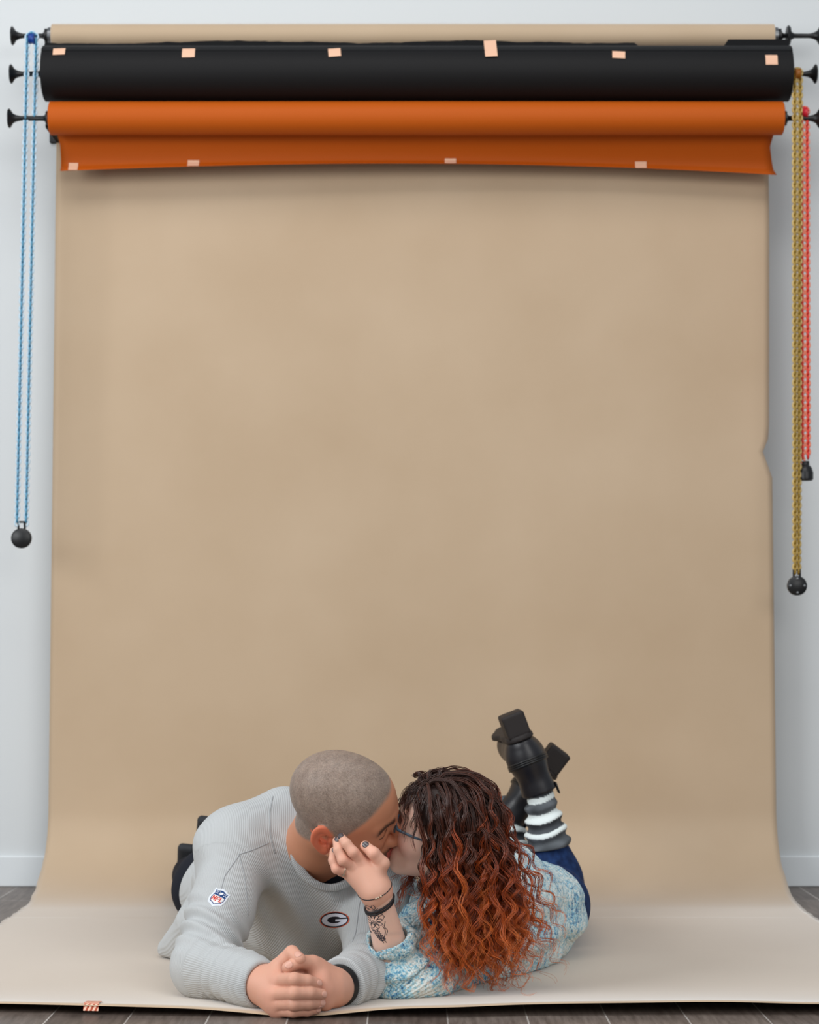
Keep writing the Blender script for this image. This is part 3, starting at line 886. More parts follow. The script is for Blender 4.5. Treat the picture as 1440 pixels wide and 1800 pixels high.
def nail(q, d, n_, w=.0058, l=.0065, mat=m_nail, parent=None, f=None, name='finger_nail'):
    """small curved plate: q = centre near the surface, d = finger direction, n_ = outward"""
    d = nrm(d); n_ = nrm(np.asarray(n_) - d * (np.asarray(n_) @ d)); s = np.cross(d, n_)
    uu, vv = np.meshgrid(np.linspace(-1, 1, 9), np.linspace(-1, 1, 9), indexing='ij')
    P0 = np.asarray(q) + (uu * w * np.sqrt(1 - .5 * vv ** 2)).ravel()[:, None] * s + (vv * l * np.sqrt(1 - .45 * uu ** 2)).ravel()[:, None] * d + n_ * .012
    P = march(f, P0, n_) + n_ * .0010
    idx = np.arange(81).reshape(9, 9)
    F = np.stack([idx[:-1, :-1], idx[1:, :-1], idx[1:, 1:], idx[:-1, 1:]], -1).reshape(-1, 4)
    Vb = P - n_ * .0012
    ed = list(idx[0, :]) + list(idx[1:, -1]) + list(idx[-1, :-1][::-1]) + list(idx[1:-1, 0][::-1])
    rim = np.array([[ed[i], ed[(i + 1) % len(ed)], ed[(i + 1) % len(ed)] + 81, ed[i] + 81] for i in range(len(ed))])
    return mesh_obj(name, np.concatenate([P, Vb]), np.concatenate([F, rim]), mat, parent)
cam_dir = lambda q: nrm(np.array([0, 0, CAM_H]) - q)
fw = man_body
for a_, b_ in (((540, 1725, 3.832), (556, 1728, 3.845)), ((545, 1746, 3.825), (564, 1748, 3.842)), ((543, 1764, 3.828), (561, 1763, 3.846)), ((540, 1777, 3.838), (555, 1774, 3.85))):
    a_, b_ = W(*a_), W(*b_); nail(b_, b_ - a_, np.array([.55, -.8, .15]), f=fw, parent=man)
a_, b_ = W(527, 1690, 3.858), W(508, 1700, 3.852); nail(b_, b_ - a_, (0, -.8, .5), .0072, .0075, f=fw, parent=man)
a_, b_ = W(513, 1675, 3.875), W(526, 1685, 3.853); nail(b_, b_ - a_, (.1, -.75, .65), .0072, .0075, f=fw, parent=man)

# --- sweatshirt
sR = U(.03, cap(mR_sh, mR_el, .075, .058), cap(mR_el, mR_wr + (mR_el - mR_wr) * .12, .058, .050), ell(mR_el + np.array([.0, .01, .0]), (.060, .064, .056)))
hem_flare = U(.04, cap(W(345, 1630, 4.50), W(300, 1668, 4.56), .05, .028), cap(W(380, 1640, 4.5), W(330, 1672, 4.53), .05, .03))
sL = U(.035, cap(mL_sh, mL_el, .080, .064), cap(mL_el, mL_wr + (mL_el - mL_wr) * .12, .063, .050))
wristR = cap(mR_wr + (mR_wr - mR_el) * .35, mR_el + (mR_wr - mR_el) * .55, .0455, .030); wristL = cap(mL_wr + (mL_wr - mL_el) * .35, mL_el + (mL_wr - mL_el) * .55, .0455, .030)
axR = nrm(mR_wr - mR_el); axL = nrm(mL_wr - mL_el)
cuffR = mR_wr + axR * .002; cuffL = mL_wr - axL * .030
ncut = m_neck0 + (m_neck1 - m_neck0) * .26; nax = nrm(nrm(m_neck1 - m_neck0) + np.array([.42, -.55, .08]))
nh0 = m_neck0 + np.array([.018, 0, 0]); neck_hole = U(.02, cap(nh0, nh0 + nax * .3, .068, .105), cap(nh0 + nax * .02 + np.array([.025, -.06, -.015]), nh0 + nax * .3 + np.array([.02, -.06, -.015]), .045, .06))
def folds(P, c, ax, amp, wl, width, ph=0.0):
    q = P - c; t = q @ nrm(ax); r = np.sqrt(((q - t[:, None] * nrm(ax)) ** 2).sum(1))
    return amp * np.sin(t * 2 * math.pi / wl + ph) * np.exp(-(t / width) ** 2) * np.exp(-(r / .13) ** 2)
m_in = (mR_sh + mR_el) / 2
def shirt(P):
    t = m_torso1(P)
    # drag lines in the chest
    q = P - m_neck0
    t = t + .0095 * np.sin((q @ nrm((.9, .1, .35))) * 75 + 2.5 * np.sin(q[:, 2] * 12)) * np.exp(-((P[:, 2] - .16) / .10) ** 2) * (P[:, 1] < 4.5)
    a = sR(P); a = a + folds(P, mR_el + (mR_sh - mR_el) * .22, (mR_sh - mR_el) * .8 + np.array([.1, -.05, 0]), .0075, .034, .05, .8) + .0035 * wob(P, 55, 4)
    a = a + folds(P, mR_el + (mR_wr - mR_el) * .42, mR_wr - mR_el, .0024, .030, .07, .3)
    bb = sL(P); bb = bb + folds(P, mL_el + (mL_wr - mL_el) * .35, (mL_wr - mL_el) * .9 + np.array([0, 0, .05]), .0045, .036, .08) + .003 * wob(P, 50, 5)
    t = smn(t, hem_flare(P), .05)
    d = smn(smn(t, a, .022), bb, .022)
    d = d + .0022 * wob(P, 32, 6)
    d = smx(d, -(neck_hole(P)), .006)
    # collar: a raised knitted band round the opening
    d = smx(d, (P - cuffR) @ axR - 9 * (np.sqrt(((P - cuffR) ** 2).sum(1)) > .085), .004)
    d = smx(d, (P - cuffL) @ axL - 9 * (np.sqrt(((P - cuffL) ** 2).sum(1)) > .085), .004)
    d = smx(d, -wristR(P), .003); d = smx(d, -wristL(P), .003)
    # hem
    hx = nrm(m_hip - m_back); d = smx(d, (P - (m_hip - hx * .035)) @ nrm(hx * [1, 1, 0]), .006)
    d = smx(d, .005 - P[:, 2], .008)
    return d
V, Q = surface(shirt, (-.75, 3.75, -.01), (.14, 4.95, .52), .0034)
def shirt_rib(V):
    ds = np.stack([m_torso1(V), cap(mR_sh, mR_el, .080, .066)(V), cap(mR_el, mR_wr, .064, .05)(V), cap(mL_sh, mL_el, .080, .064)(V), cap(mL_el, mL_wr, .063, .05)(V)], 1)
    w = ds.argmin(1)
    acr = nrm(mR_sh - mL_sh)
    r = (V - m_neck0) @ acr
    for k, (a, b_, rad) in enumerate(((mR_sh, mR_el, .073), (mR_el, mR_wr, .057), (mL_sh, mL_el, .072), (mL_el, mL_wr, .056))):
        an, _ = ring_coord(V, a, b_); n = round(2 * math.pi * rad / .0042); r[w == k + 1] = (an / (2 * math.pi) * n * .0042)[w == k + 1]
    return r
shirt_o = mesh_obj('sweatshirt', V, Q, m_shirt, man, True, {'rib': shirt_rib(V)})

# collar band and the dark tee inside it
def collar_band(g0, g1, h0, h1):
    def f(P):
        d = np.abs(neck_hole(P) + g0) - g1
        s = np.abs(m_torso1(P) - .006 + .002 * wob(P, 32, 6) - h0) - h1
        return smx(d, s, .004)
    return f
V, Q = surface(lambda P: smx(collar_band(-.004, .0075, .002, .0075)(P), -(P[:, 2] - .14), .002), (-.36, 4.0, .14), (.02, 4.5, .50), .0030)
mesh_obj('collar', V, Q, m_shirt, shirt_o, True, {'rib': ring_coord(V, m_neck0, m_neck0 + nax)[0] * .085})
V, Q = surface(lambda P: smx(smx(m_torso1(P) + .0155, -(neck(P) - .006), .003), neck_hole(P) - .002, .003), (-.36, 4.0, .14), (.02, 4.5, .50), .0040)
tag(mesh_obj('undershirt', V, Q, m_tee, man), 'dark tee showing inside the collar')

# stitched seams: shoulder yoke and armholes
def seam(pts, n=40, r=.0011):
    pts = np.array(pts, float)
    # smooth path, laid on the shirt
    t = np.linspace(0, len(pts) - 1, n); P = np.stack([np.interp(t, np.arange(len(pts)), pts[:, k]) for k in range(3)], 1)
    for _ in range(3): P[1:-1] = (P[:-2] + 2 * P[1:-1] + P[2:]) / 4
    N_ = np.array([cam_dir(p) for p in P]); Q_ = P + N_ * .03
    for _ in range(40): Q_ -= N_ * np.clip(shirt(Q_), -.02, .02)[:, None] * .8
    return Q_
m_seam = new_mat('seam_thread', (158, 160, 162), 0.9, 0.1)
q = MB()
for path in ([(420, 1502, 4.2), (445, 1494, 4.2), (472, 1482, 4.2)],
             [(421, 1503, 4.2), (430, 1540, 4.2), (434, 1575, 4.2), (436, 1610, 4.2)],
             [(421, 1503, 4.2), (395, 1540, 4.2), (386, 1575, 4.2)],
             [(480, 1400, 4.3), (474, 1430, 4.25), (476, 1470, 4.2), (484, 1500, 4.2)],
             [(644, 1550, 4.2), (632, 1590, 4.2), (626, 1640, 4.2), (610, 1680, 4.2)]):
    q = MB(); q.tube(seam([W(*p) for p in path]), .0010, 6); q.build('seam', m_seam, shirt_o)

# emblems
def shield_col(u, v):
    n = len(u); c = np.tile(lin((222, 226, 232)), (n, 1))
    out = [(-.0135, .0165), (-.0095, .0150), (-.005, .0172), (0, .0185), (.005, .0172), (.0095, .0150), (.0135, .0165), (.0128, .008), (.0142, -.004), (.0125, -.0125), (.0055, -.0155), (0, -.0185), (-.0055, -.0155), (-.0125, -.0125), (-.0142, -.004), (-.0128, .008)]
    inn = [(x * .86, y * .88) for x, y in out]; inn2 = [(x * .76, y * .80) for x, y in out]
    navy = lin((34, 66, 118)); red = lin((206, 72, 58))
    a = in_poly(u, v, out); i1 = in_poly(u, v, inn); i2 = in_poly(u, v, inn2)
    c[i1] = navy
    low = i2 & (v < .0035); c[low] = lin((236, 232, 230))
    ball = (((u - .0) * .8 + (v - .0098) * .6) / .0042) ** 2 + ((-(u) * .6 + (v - .0098) * .8) / .0022) ** 2 < 1
    c[ball & i1] = lin((236, 236, 238))
    for sx in (-1, 1):
        for k, (du, dv) in enumerate(((.0058, .0118), (.0094, .0122), (.0062, .0078), (.0096, .0082), (.0078, .0100))):
            c[(np.hypot(u - sx * du, v - dv) < .00085) & i1] = lin((230, 234, 240))
    def st(pts, w=.00115):
        c[(seg_dist(u, v, pts) < w) & low] = red
    st([(-.0088, -.0085), (-.0088, .0010), (-.0042, -.0085), (-.0042, .0010)])
    st([(-.0012, -.0092), (-.0012, .0010), (.0028, .0010)]); st([(-.0012, -.0040), (.0022, -.0040)])
    st([(.0052, .0010), (.0052, -.0085), (.0088, -.0085)])
    return c
def shield_mask(u, v):
    out = [(-.0135, .0165), (-.0095, .0150), (-.005, .0172), (0, .0185), (.005, .0172), (.0095, .0150), (.0135, .0165), (.0128, .008), (.0142, -.004), (.0125, -.0125), (.0055, -.0155), (0, -.0185), (-.0055, -.0155), (-.0125, -.0125), (-.0142, -.004), (-.0128, .008)]
    return in_poly(u, v, [(x * 1.10, y * 1.08) for x, y in out])
c0 = W(384, 1578, 4.2); n0 = cam_dir(c0); c0 = march(shirt, (c0 + n0 * .03)[None], n0)[0]
g = np.array([(shirt((c0 + e * .012)[None]) - shirt((c0 - e * .012)[None]))[0] for e in np.eye(3)]); gn = nrm(nrm(g) * .6 + n0 * .4)
patch('shield_emblem', c0, shirt, (.86, 0, -.60), gn, .036, .046, lambda u, v: shield_col(u / 1.15, v / 1.15), m_print, shirt_o, .0004, mask=lambda u, v: shield_mask(u / 1.15, v / 1.15))
def g_col(u, v):
    e = np.hypot(u / .0305, v / .0165); c = np.tile(lin((196, 92, 66)), (len(u), 1))
    blk = lin((22, 22, 32)); wht = lin((206, 208, 220))
    c[e < .93] = blk
    e2 = np.hypot(u / .0262, v / .0128); e3 = np.hypot(u / .0150, v / .0068)
    c[(e2 < 1) & (e3 > 1)] = wht
    c[(u > .0) & (v > .0010) & (v < .0040) & (e2 < 1.2) & (e < .93)] = blk
    c[(u > .002) & (np.abs(v + .0010) < .0019) & (e2 < 1)] = wht
    return c
c0 = W(588, 1617, 4.3); n0 = cam_dir(c0); c0 = march(shirt, (c0 + n0 * .05)[None], n0)[0]
g = np.array([(shirt((c0 + e * .02)[None]) - shirt((c0 - e * .02)[None]))[0] for e in np.eye(3)]); gn = n0
patch('letter_emblem', c0, shirt, (1, 0, .05), gn, .062, .035, g_col, m_print, shirt_o, .0004, mask=lambda u, v: np.hypot(u / .0308, v / .0168) < 1)

# --- watch on his left wrist, trousers, shoes
q = MB(); wa = nrm(mL_el - mL_wr); wc = mL_wr + wa * .004
q.lathe(wc, wa, [(-.014, .030), (-.013, .034), (.010, .0385), (.022, .040), (.023, .030)], 40)
wt = auto_smooth(q.build('watch_strap', new_mat('black_rubber', (16, 16, 18), .5), man), 40)
trousers = U(.03, grow(leg(m_hR, m_kneeR, m_ankR), .012), grow(leg(m_hL, m_kneeL, m_ankL), .012), grow(ell(m_hip + np.array([0, .03, 0]), (.17, .15, .105)), 0))
V, Q = surface(lambda P: trousers(P) + .003 * wob(P, 40, 8), (-.85, 4.6, -.02), (-.1, 5.75, .4), .008)
mesh_obj('trousers', V, Q, m_jeans_m, man)
for ank, toe, heel in ((m_ankR, np.array([-.585, 5.53, .034]), np.array([-.575, 5.465, .135])), (m_ankL, np.array([-.545, 5.55, .036]), np.array([-.525, 5.48, .210]))):
    d_ = nrm(toe - heel); bk = nrm(np.array([0.05, 1, .3]))
    so = nrm(np.cross(np.cross(d_, bk), d_))
    R = np.stack([nrm(np.cross(d_, so)), d_, so], 1); mid = (toe + heel) / 2; L_ = np.linalg.norm(toe - heel)
    up_ = U(.02, cap(heel + d_ * .04 - so * .022, toe - d_ * .045 - so * .012, .036, .033), cap(ank, heel + d_ * .06 - so * .03, .04, .042))
    V, Q = surface(up_, mid - .22, mid + .22, .006)
    V[:, 2] = np.maximum(V[:, 2], .006)
    sh_o = mesh_obj('shoe', V, Q, m_shoe, man)
    V, Q = surface(rbox(mid + so * .020, (.042, L_ / 2 + .012, .013), R, .012), mid - .22, mid + .22, .005)
    V[:, 2] = np.maximum(V[:, 2], .005)
    mesh_obj('sole', V, Q, new_mat('dark_grey_rubber', (44, 46, 50), .7), sh_o)
# ------------------------------------------------------------------ the woman
WS = .911
WH = frame3(math.pi - .117, -.384, .261)
WO = MOUTH + np.array([.006, .012, .004]) - WS * (np.array([.104, 0, -.063]) @ WH.T)
def w_world(p): return WO + WS * (np.asarray(p, float) @ WH.T)
_hw = head_sdf('w')
def wom_head(P): return _hw((P - WO) @ WH / WS) * WS
wL_sh = W(806, 1572, 4.23); wL_el = W(700, 1716, 4.075); wL_wr = W(661, 1566, 3.985)
wR_sh = W(858, 1560, 4.44); wR_el = W(770, 1690, 4.42); wR_wr = W(625, 1686, 4.40)
w_n0 = W(812, 1548, 4.33); w_n1 = w_world((-.02, 0, -.03))
w_ch = W(862, 1592, 4.38); w_wst = W(925, 1608, 4.54); w_hip = np.array([.262, 4.72, .100])
w_kL = np.array([.362, 5.13, .066]); w_kR = np.array([.255, 5.20, .066])
w_aL = W(951, 1402, 5.12); w_aR = W(893, 1432, 5.26)

# left hand on his cheek
hw_m = [W(640, 1519, 3.985), W(629, 1525, 3.988), W(620, 1531, 3.995), W(618, 1537, 4.008)]
hw_f = [finger([hw_m[0], W(621, 1498, 3.968), W(609, 1483, 3.972), W(600, 1472, 3.984)], (.0115, .0105, .0095, .0082)),
        finger([hw_m[1], W(603, 1512, 3.972), W(595, 1494, 3.978), W(592, 1478, 3.990)], (.0112, .0105, .0095, .0082)),
        finger([hw_m[2], W(592, 1527, 3.984), W(586, 1512, 3.990), W(587, 1496, 4.000)], (.0108, .0098, .0092, .0080)),
        finger([hw_m[3], W(600, 1532, 4.004), W(592, 1522, 4.010), W(590, 1508, 4.016)], (.0095, .0088, .0080, .0072))]
hw_t = finger([W(660, 1542, 3.985), W(673, 1518, 3.976), W(657, 1500, 3.968), W(642, 1487, 3.976)], (.0165, .0132, .0118, .0098))
hw_p = U(.018, *[cap(wL_wr, q, .0225, .0145) for q in hw_m], cap(wL_wr, W(662, 1530, 3.985), .0225, .0165))
hand_w = U(.006, hw_p, hard(*hw_f), hw_t)
wh_c = W(630, 1525, 3.985)
# right hand resting on the paper under his chest
hq_m = [wR_wr + np.array([-.062, -.006 + .016 * (k - 1), .004 - .002 * k]) for k in range(4)]
hq_f = [finger([q, q + np.array([-.030, -.004, .002]), q + np.array([-.058, -.004, -.006])], (.0105, .0092, .0078)) for q in hq_m]
hand_q = U(.006, U(.018, *[cap(wR_wr, q, .022, .014) for q in hq_m]), hard(*hq_f), finger([wR_wr + [-.02, -.02, .01], wR_wr + [-.045, -.034, .006], wR_wr + [-.066, -.036, .0]], (.015, .0115, .0095)))
w_hands = hard(within(hand_w, wh_c, .11), within(hand_q, wR_wr + np.array([-.06, 0, 0]), .13))

def wom_torso(g=0.0):
    ax = nrm(w_hip - w_n0); acr = nrm(wL_sh - wR_sh); acr = nrm(acr - ax * (acr @ ax)); up = np.cross(ax, acr); up = up if up[2] > 0 else -up
    R = np.stack([acr, up, ax], 1)
    return U(.06, ell(w_ch, (.155 + g, .105 + g, .17 + g), R), cap(wL_sh, wR_sh, .062 + g, .062 + g), cap(w_n0, wL_sh, .048 + g, .05 + g), cap(w_n0, wR_sh, .048 + g, .05 + g),
             cap(w_ch, w_wst, .105 + g, .100 + g), ell(w_hip, (.130 + g, .130 + g, .094 + g)))
def wleg(hip, knee, ank, g=0.0): return U(.035, cap(hip, knee, .080 + g, .060 + g), cap(knee, knee + (ank - knee) * .35, .057 + g, .056 + g), cap(knee + (ank - knee) * .35, ank, .056 + g, .036 + g))
w_hL = w_hip + np.array([.065, .03, -.012]); w_hR = w_hip + np.array([-.075, .03, -.012])
w_neck = U(.03, cap(w_n0, w_n1, .052, .047), cap(w_n1, w_world((.02, 0, -.05)), .045, .036))
w_arms0 = hard(U(.02, cap(wL_sh, wL_el, .044, .036), cap(wL_el, wL_wr, .0375, .0245)), U(.02, cap(wR_sh, wR_el, .044, .036), cap(wR_el, wR_wr, .036, .024)))
w_t0 = wom_torso(-.02); w_t1 = wom_torso(0.0)
w_bf = U(.02, w_t0, wleg(w_hL, w_kL, w_aL, -.008), wleg(w_hR, w_kR, w_aR, -.008))
def wom_body(P):
    d = smn(w_bf(P), w_arms0(P), .012)
    d = smn(d, smn(w_neck(P), wom_head(P), .02), .025)
    return smn(d, w_hands(P), .010)
b1 = (WO - .17, WO + np.array([.15, .16, .17]))
b2 = (np.array([-.175, 3.93, .13]), np.array([-.01, 4.045, .345]))
b3 = (wR_wr + np.array([-.16, -.09, -.045]), wR_wr + np.array([.02, .08, .06]))
V1, Q1 = surface(wom_body, b1[0], b1[1], .0019, keep=lambda V: ~in_box(V, b2[0] + .002, b2[1] - .002))
V2, Q2 = surface(wom_body, b2[0], b2[1], .0014)
V4, Q4 = surface(wom_body, b3[0], b3[1], .0022)
V3, Q3 = surface(wom_body, (-.30, 3.9, -.02), (.62, 5.45, .60), .007, keep=lambda V: ~(in_box(V, b1[0] + .004, b1[1] - .004) | in_box(V, b2[0] + .004, b2[1] - .004) | in_box(V, b3[0] + .004, b3[1] - .004)))
V, Q = merge((V1, Q1), (V2, Q2), (V3, Q3), (V4, Q4))
def wom_colour(V):
    p = (V - WO) @ WH / WS; x, y, z = p.T; ay = np.abs(y)
    c = np.tile(lin((242, 200, 180)), (len(V), 1)); n = wob(p, 60, 11)
    c = c * (1 + .04 * n)[:, None]
    near = np.linalg.norm(p - [0, 0, .02], axis=1) < .17
    ck = np.exp(-((x - .07) ** 2 + (ay - .045) ** 2 + (z + .02) ** 2) / .026 ** 2) * near
    c = blend(c, lin((236, 164, 150)), ck * .6)
    zl = np.interp(x, [-.14, -.06, -.02, .0, .03, .055, .075, .09], [-.07, -.06, -.03, .0, .03, .06, .085, .10])
    c = blend(c, lin((46, 26, 20)), sstep(z - zl, -.004, .006) * near)
    lips = ((x > .094) & (np.abs(z + .063) < .0105) & (ay < .020)); c[lips] = lin((196, 96, 92))
    eb = np.exp(-(((z - .037 - .12 * np.clip(ay - .02, 0, .02)) / .003) ** 4)) * (ay > .012) * (ay < .052) * (x > .06) * near
    c = blend(c, lin((70, 42, 32)), eb * .8)
    hnd = np.linalg.norm(V - wh_c, axis=1) < .085
    c[hnd] = (lin((226, 172, 148)) * (1 + .05 * n)[:, None])[hnd]
    kn = np.zeros(len(V))
    for q in hw_m + [W(621, 1498, 3.968), W(603, 1512, 3.972), W(592, 1527, 3.984), W(657, 1500, 3.968)]: kn += np.exp(-((V - q) ** 2).sum(1) / .012 ** 2)
    return blend(c, lin((212, 132, 112)), np.clip(kn, 0, 1) * .4)
wom = thing('person', (.20, 4.50, 0.0), 'woman with long curly copper hair and speckled blue sweater, lying with boots raised', 'person')
mesh_obj('body', V, Q, m_skin, wom, True, {'Col': wom_colour(V)})

m_polish = new_mat('grey_nail_polish', (78, 70, 72), 0.22, 0.6)
hwf = wom_body
for a_, b_, w_ in (((609, 1483, 3.972), (600.5, 1473, 3.984), .0056), ((595, 1494, 3.978), (592.5, 1480, 3.990), .0054), ((586, 1512, 3.990), (587, 1498, 4.000), .005), ((655, 1499, 3.968), (643.5, 1488, 3.976), .0068)):
    a_, b_ = W(*a_), W(*b_); tag(nail(b_, b_ - a_, cam_dir(b_) + np.array([.1, 0, .25]), w_, .0062, m_polish, wom, hwf), 'grey painted nail')
o_pts = {}
m_gold = new_mat('silver_ring', (205, 190, 170), 0.25, 0.5, 0.9)
def band(c, ax, f, r_wire, name, mat, parent, r0=.06, flat=1.0, n=48):
    """closed band lying on the surface f round an axis"""
    ax = nrm(ax); n1, n2 = perp(ax); P = []
    for t in np.linspace(0, 2 * math.pi, n, endpoint=False):
        d_ = n1 * math.cos(t) + n2 * math.sin(t); p = (c + d_ * r0)[None]
        P.append(march(f, p, d_, 60)[0] + d_ * r_wire * .5)
    q = MB(); q.tube(np.array(P), r_wire, 8, closed=True); o = q.build(name, mat, parent); o_pts[name] = np.array(P); return o
rp0, rp1 = W(618, 1530, 3.993), W(594, 1526, 3.985)
band(rp0 + (rp1 - rp0) * .55, rp1 - rp0, hw_f[2], .0016, 'ring', m_gold, wom, .03)
m_band = new_mat('dark_bracelet_leather', (40, 36, 38), 0.6)
axw = nrm(wL_wr - wL_el); forearm = cap(wL_el, wL_wr, .0375, .0245)
arm_w = wom_body
band(W(655, 1592, 4.0), axw + np.array([-.35, 0, .1]), arm_w, .0026, 'bracelet', m_band, wom, .07)
band(W(656, 1598, 4.0), axw + np.array([-.30, 0, .15]), arm_w, .0022, 'bracelet', m_band, wom, .07)
bl = band(W(657, 1562, 3.99), axw + np.array([-.18, 0, .1]), arm_w, .0009, 'bracelet', m_band, wom, .07)
q = MB()
bp_ = o_pts['bracelet']; kf = int(bp_[:, 1].argmin())
for kk in (-1, 0, 1):
    c = bp_[(kf + kk) % len(bp_)]; n_ = cam_dir(c); q.lathe(c, n_, [(-.001, .001), (0, .0022), (.0015, .0024), (.003, .0012)], 10)
q.build('bracelet_charm', m_gold, bl)

# tattoo line art on the forearm
m_ink = new_mat('tattoo_ink', (52, 50, 56), 0.6, attr='Col')
petal = []
fc = (-.002, -.012)
for k in range(9):
    a = k * 2 * math.pi / 9 + .2
    for rr, ww in ((.013, .0038),):
        pts = []
        for t in np.linspace(0, math.pi, 9):
            r_ = .0045 + rr * math.sin(t) ** .8 * .62; aa = a + .30 * math.cos(t)
            pts.append((fc[0] + r_ * math.cos(aa), fc[1] + r_ * math.sin(aa)))
        petal.append(pts)
circ = [[(fc[0] + r_ * math.cos(t), fc[1] + r_ * math.sin(t)) for t in np.linspace(0, 2 * math.pi, 20)] for r_ in (.0022, .0046)]
swirl = [[(-.006 + .005 * math.cos(t) * (1 - t / 12), .024 + .005 * math.sin(t)) for t in np.linspace(0, 5.2, 20)],
         [(.004 + .0045 * math.cos(t + 2) * (1 - t / 12), .026 + .006 * math.sin(t + 2)) for t in np.linspace(0, 5.6, 20)],
         [(-.012, .020), (-.004, .017), (.006, .018), (.012, .022)]]
leaf = []
for k in range(6):
    y_ = -.031 - .0042 * k; x_ = -.004 + .0018 * k
    for s in (-1, 1): leaf.append([(x_, y_), (x_ + s * .004, y_ + .001), (x_ + s * .0062, y_ + .0045), (x_ + s * .002, y_ + .004), (x_, y_)])
leaf.append([(-.006, -.028), (.006, -.056)])
extra = [[(.012 + .003 * math.sin(t * 2), -.020 - .012 * t) for t in np.linspace(0, 3, 14)], [(.017 + .002 * math.cos(t * 3), -.010 - .010 * t) for t in np.linspace(0, 3, 14)],
         [(.010, .002), (.017, .006), (.020, .0), (.015, -.006)], [(-.016, -.030), (-.012, -.038), (-.016, -.046)]]
petal = [[(fc[0] + (a - fc[0]) * 1.3, fc[1] + .004 + (b_ - fc[1]) * 1.3) for a, b_ in L_] for L_ in petal]
lines = petal + circ + swirl + leaf + extra
def ink_mask(u, v):
    d = np.full(len(u), 9.0)
    for L_ in lines: d = np.minimum(d, seg_dist(u, v, L_))
    return d < .00078
c0 = W(655, 1604, 4.0); n0 = nrm(cam_dir(c0) - axw * (cam_dir(c0) @ axw)); c0 = march(arm_w, (c0 + n0 * .05)[None], n0, 60)[0]
patch('tattoo', c0, arm_w, np.cross(axw, n0), n0, .046, .120, lambda u, v: np.tile(lin((54, 52, 60)), (len(u), 1)), m_ink, wom, .0003, .00025, mask=ink_mask)

# glasses
m_frame = new_mat('blue_grey_acetate', (70, 92, 108), 0.3, 0.5)
gl = MB()
for s in (-1, 1):
    rim = [(.1035 - .05 * max(0, abs(.031 + .023 * math.cos(t)) - .03), s * (.031 + .024 * math.cos(t)), .012 + .0185 * math.sin(t)) for t in np.linspace(0, 2 * math.pi, 28, endpoint=False)]
    gl.tube([w_world(p) for p in rim], .0019, 8, closed=True)
    gl.tube([w_world(p) for p in ((.1010, s * .054, .018), (.094, s * .068, .018), (.060, s * .0755, .016), (.010, s * .0785, .014), (-.012, s * .080, .006))], (.0028, .0030, .0026, .0020, .0018), 8)
gl.tube([w_world(p) for p in ((.1035, -.009, .016), (.108, 0, .019), (.1035, .009, .016))], .0019, 8)
g_o = gl.build('glasses', m_frame, wom)
m_lens = new_mat('lens', (245, 248, 250), 0.05, 0.5)
nodes_of(m_lens)[1].inputs['Transmission Weight'].default_value = 1.0; nodes_of(m_lens)[1].inputs['IOR'].default_value = 1.05
q = MB()
for s in (-1, 1):
    P = [w_world((.1035 - .05 * max(0, abs(.031 + .023 * math.cos(t)) - .03), s * (.031 + .023 * math.cos(t)), .012 + .0175 * math.sin(t))) for t in np.linspace(0, 2 * math.pi, 28, endpoint=False)]
    f_ = WH[:, 0] * .0006; q.add([p - f_ for p in P] + [p + f_ for p in P], [tuple(range(28))[::-1], tuple(range(28, 56))] + [(i, (i + 1) % 28, 28 + (i + 1) % 28, 28 + i) for i in range(28)])
q.build('lens', m_lens, g_o, False)

# --- sweater
m_knit = new_mat('speckled_knit', (180, 205, 214), 0.9, 0.12)
nt, b = nodes_of(m_knit); b.inputs['Sheen Weight'].default_value = 0.3
tc = nt.nodes.new('ShaderNodeTexCoord')
n1_ = nt.nodes.new('ShaderNodeTexNoise'); n1_.inputs['Scale'].default_value = 95; n1_.inputs['Detail'].default_value = 4; n1_.inputs['Roughness'].default_value = .7
n2_ = nt.nodes.new('ShaderNodeTexNoise'); n2_.inputs['Scale'].default_value = 13; n2_.inputs['Detail'].default_value = 2
vo = nt.nodes.new('ShaderNodeTexVoronoi'); vo.inputs['Scale'].default_value = 240
mxv = nt.nodes.new('ShaderNodeMath'); mxv.operation = 'MULTIPLY_ADD'; mxv.inputs[1].default_value = .62; 
mxw = nt.nodes.new('ShaderNodeMath'); mxw.operation = 'MULTIPLY_ADD'; mxw.inputs[1].default_value = .42; mxw.inputs[2].default_value = 0.0
sep = nt.nodes.new('ShaderNodeSeparateColor')
rp = nt.nodes.new('ShaderNodeValToRGB'); el = rp.color_ramp.elements
el[0].position = .365; el[0].color = rgba(46, 78, 134); el[1].position = .445; el[1].color = rgba(112, 168, 196)
e = el.new(.515); e.color = rgba(166, 206, 216); e = el.new(.60); e.color = rgba(222, 228, 224)
nt.links.new(tc.outputs['Object'], n1_.inputs['Vector']); nt.links.new(tc.outputs['Object'], n2_.inputs['Vector']); nt.links.new(tc.outputs['Object'], vo.inputs['Vector'])
nt.links.new(vo.outputs['Color'], sep.inputs['Color'])
nt.links.new(n1_.outputs['Fac'], mxv.inputs[0]); nt.links.new(n2_.outputs['Fac'], mxw.inputs[0])
nt.links.new(mxw.outputs[0], mxv.inputs[2])
av = nt.nodes.new('ShaderNodeMath'); av.operation = 'MULTIPLY_ADD'; av.inputs[1].default_value = .16; av.inputs[2].default_value = -.07
ad = nt.nodes.new('ShaderNodeMath'); ad.operation = 'ADD'
nt.links.new(sep.outputs[0], av.inputs[0]); nt.links.new(av.outputs[0], ad.inputs[0]); nt.links.new(mxv.outputs[0], ad.inputs[1])
nt.links.new(ad.outputs[0], rp.inputs['Fac']); nt.links.new(rp.outputs['Color'], b.inputs['Base Color'])
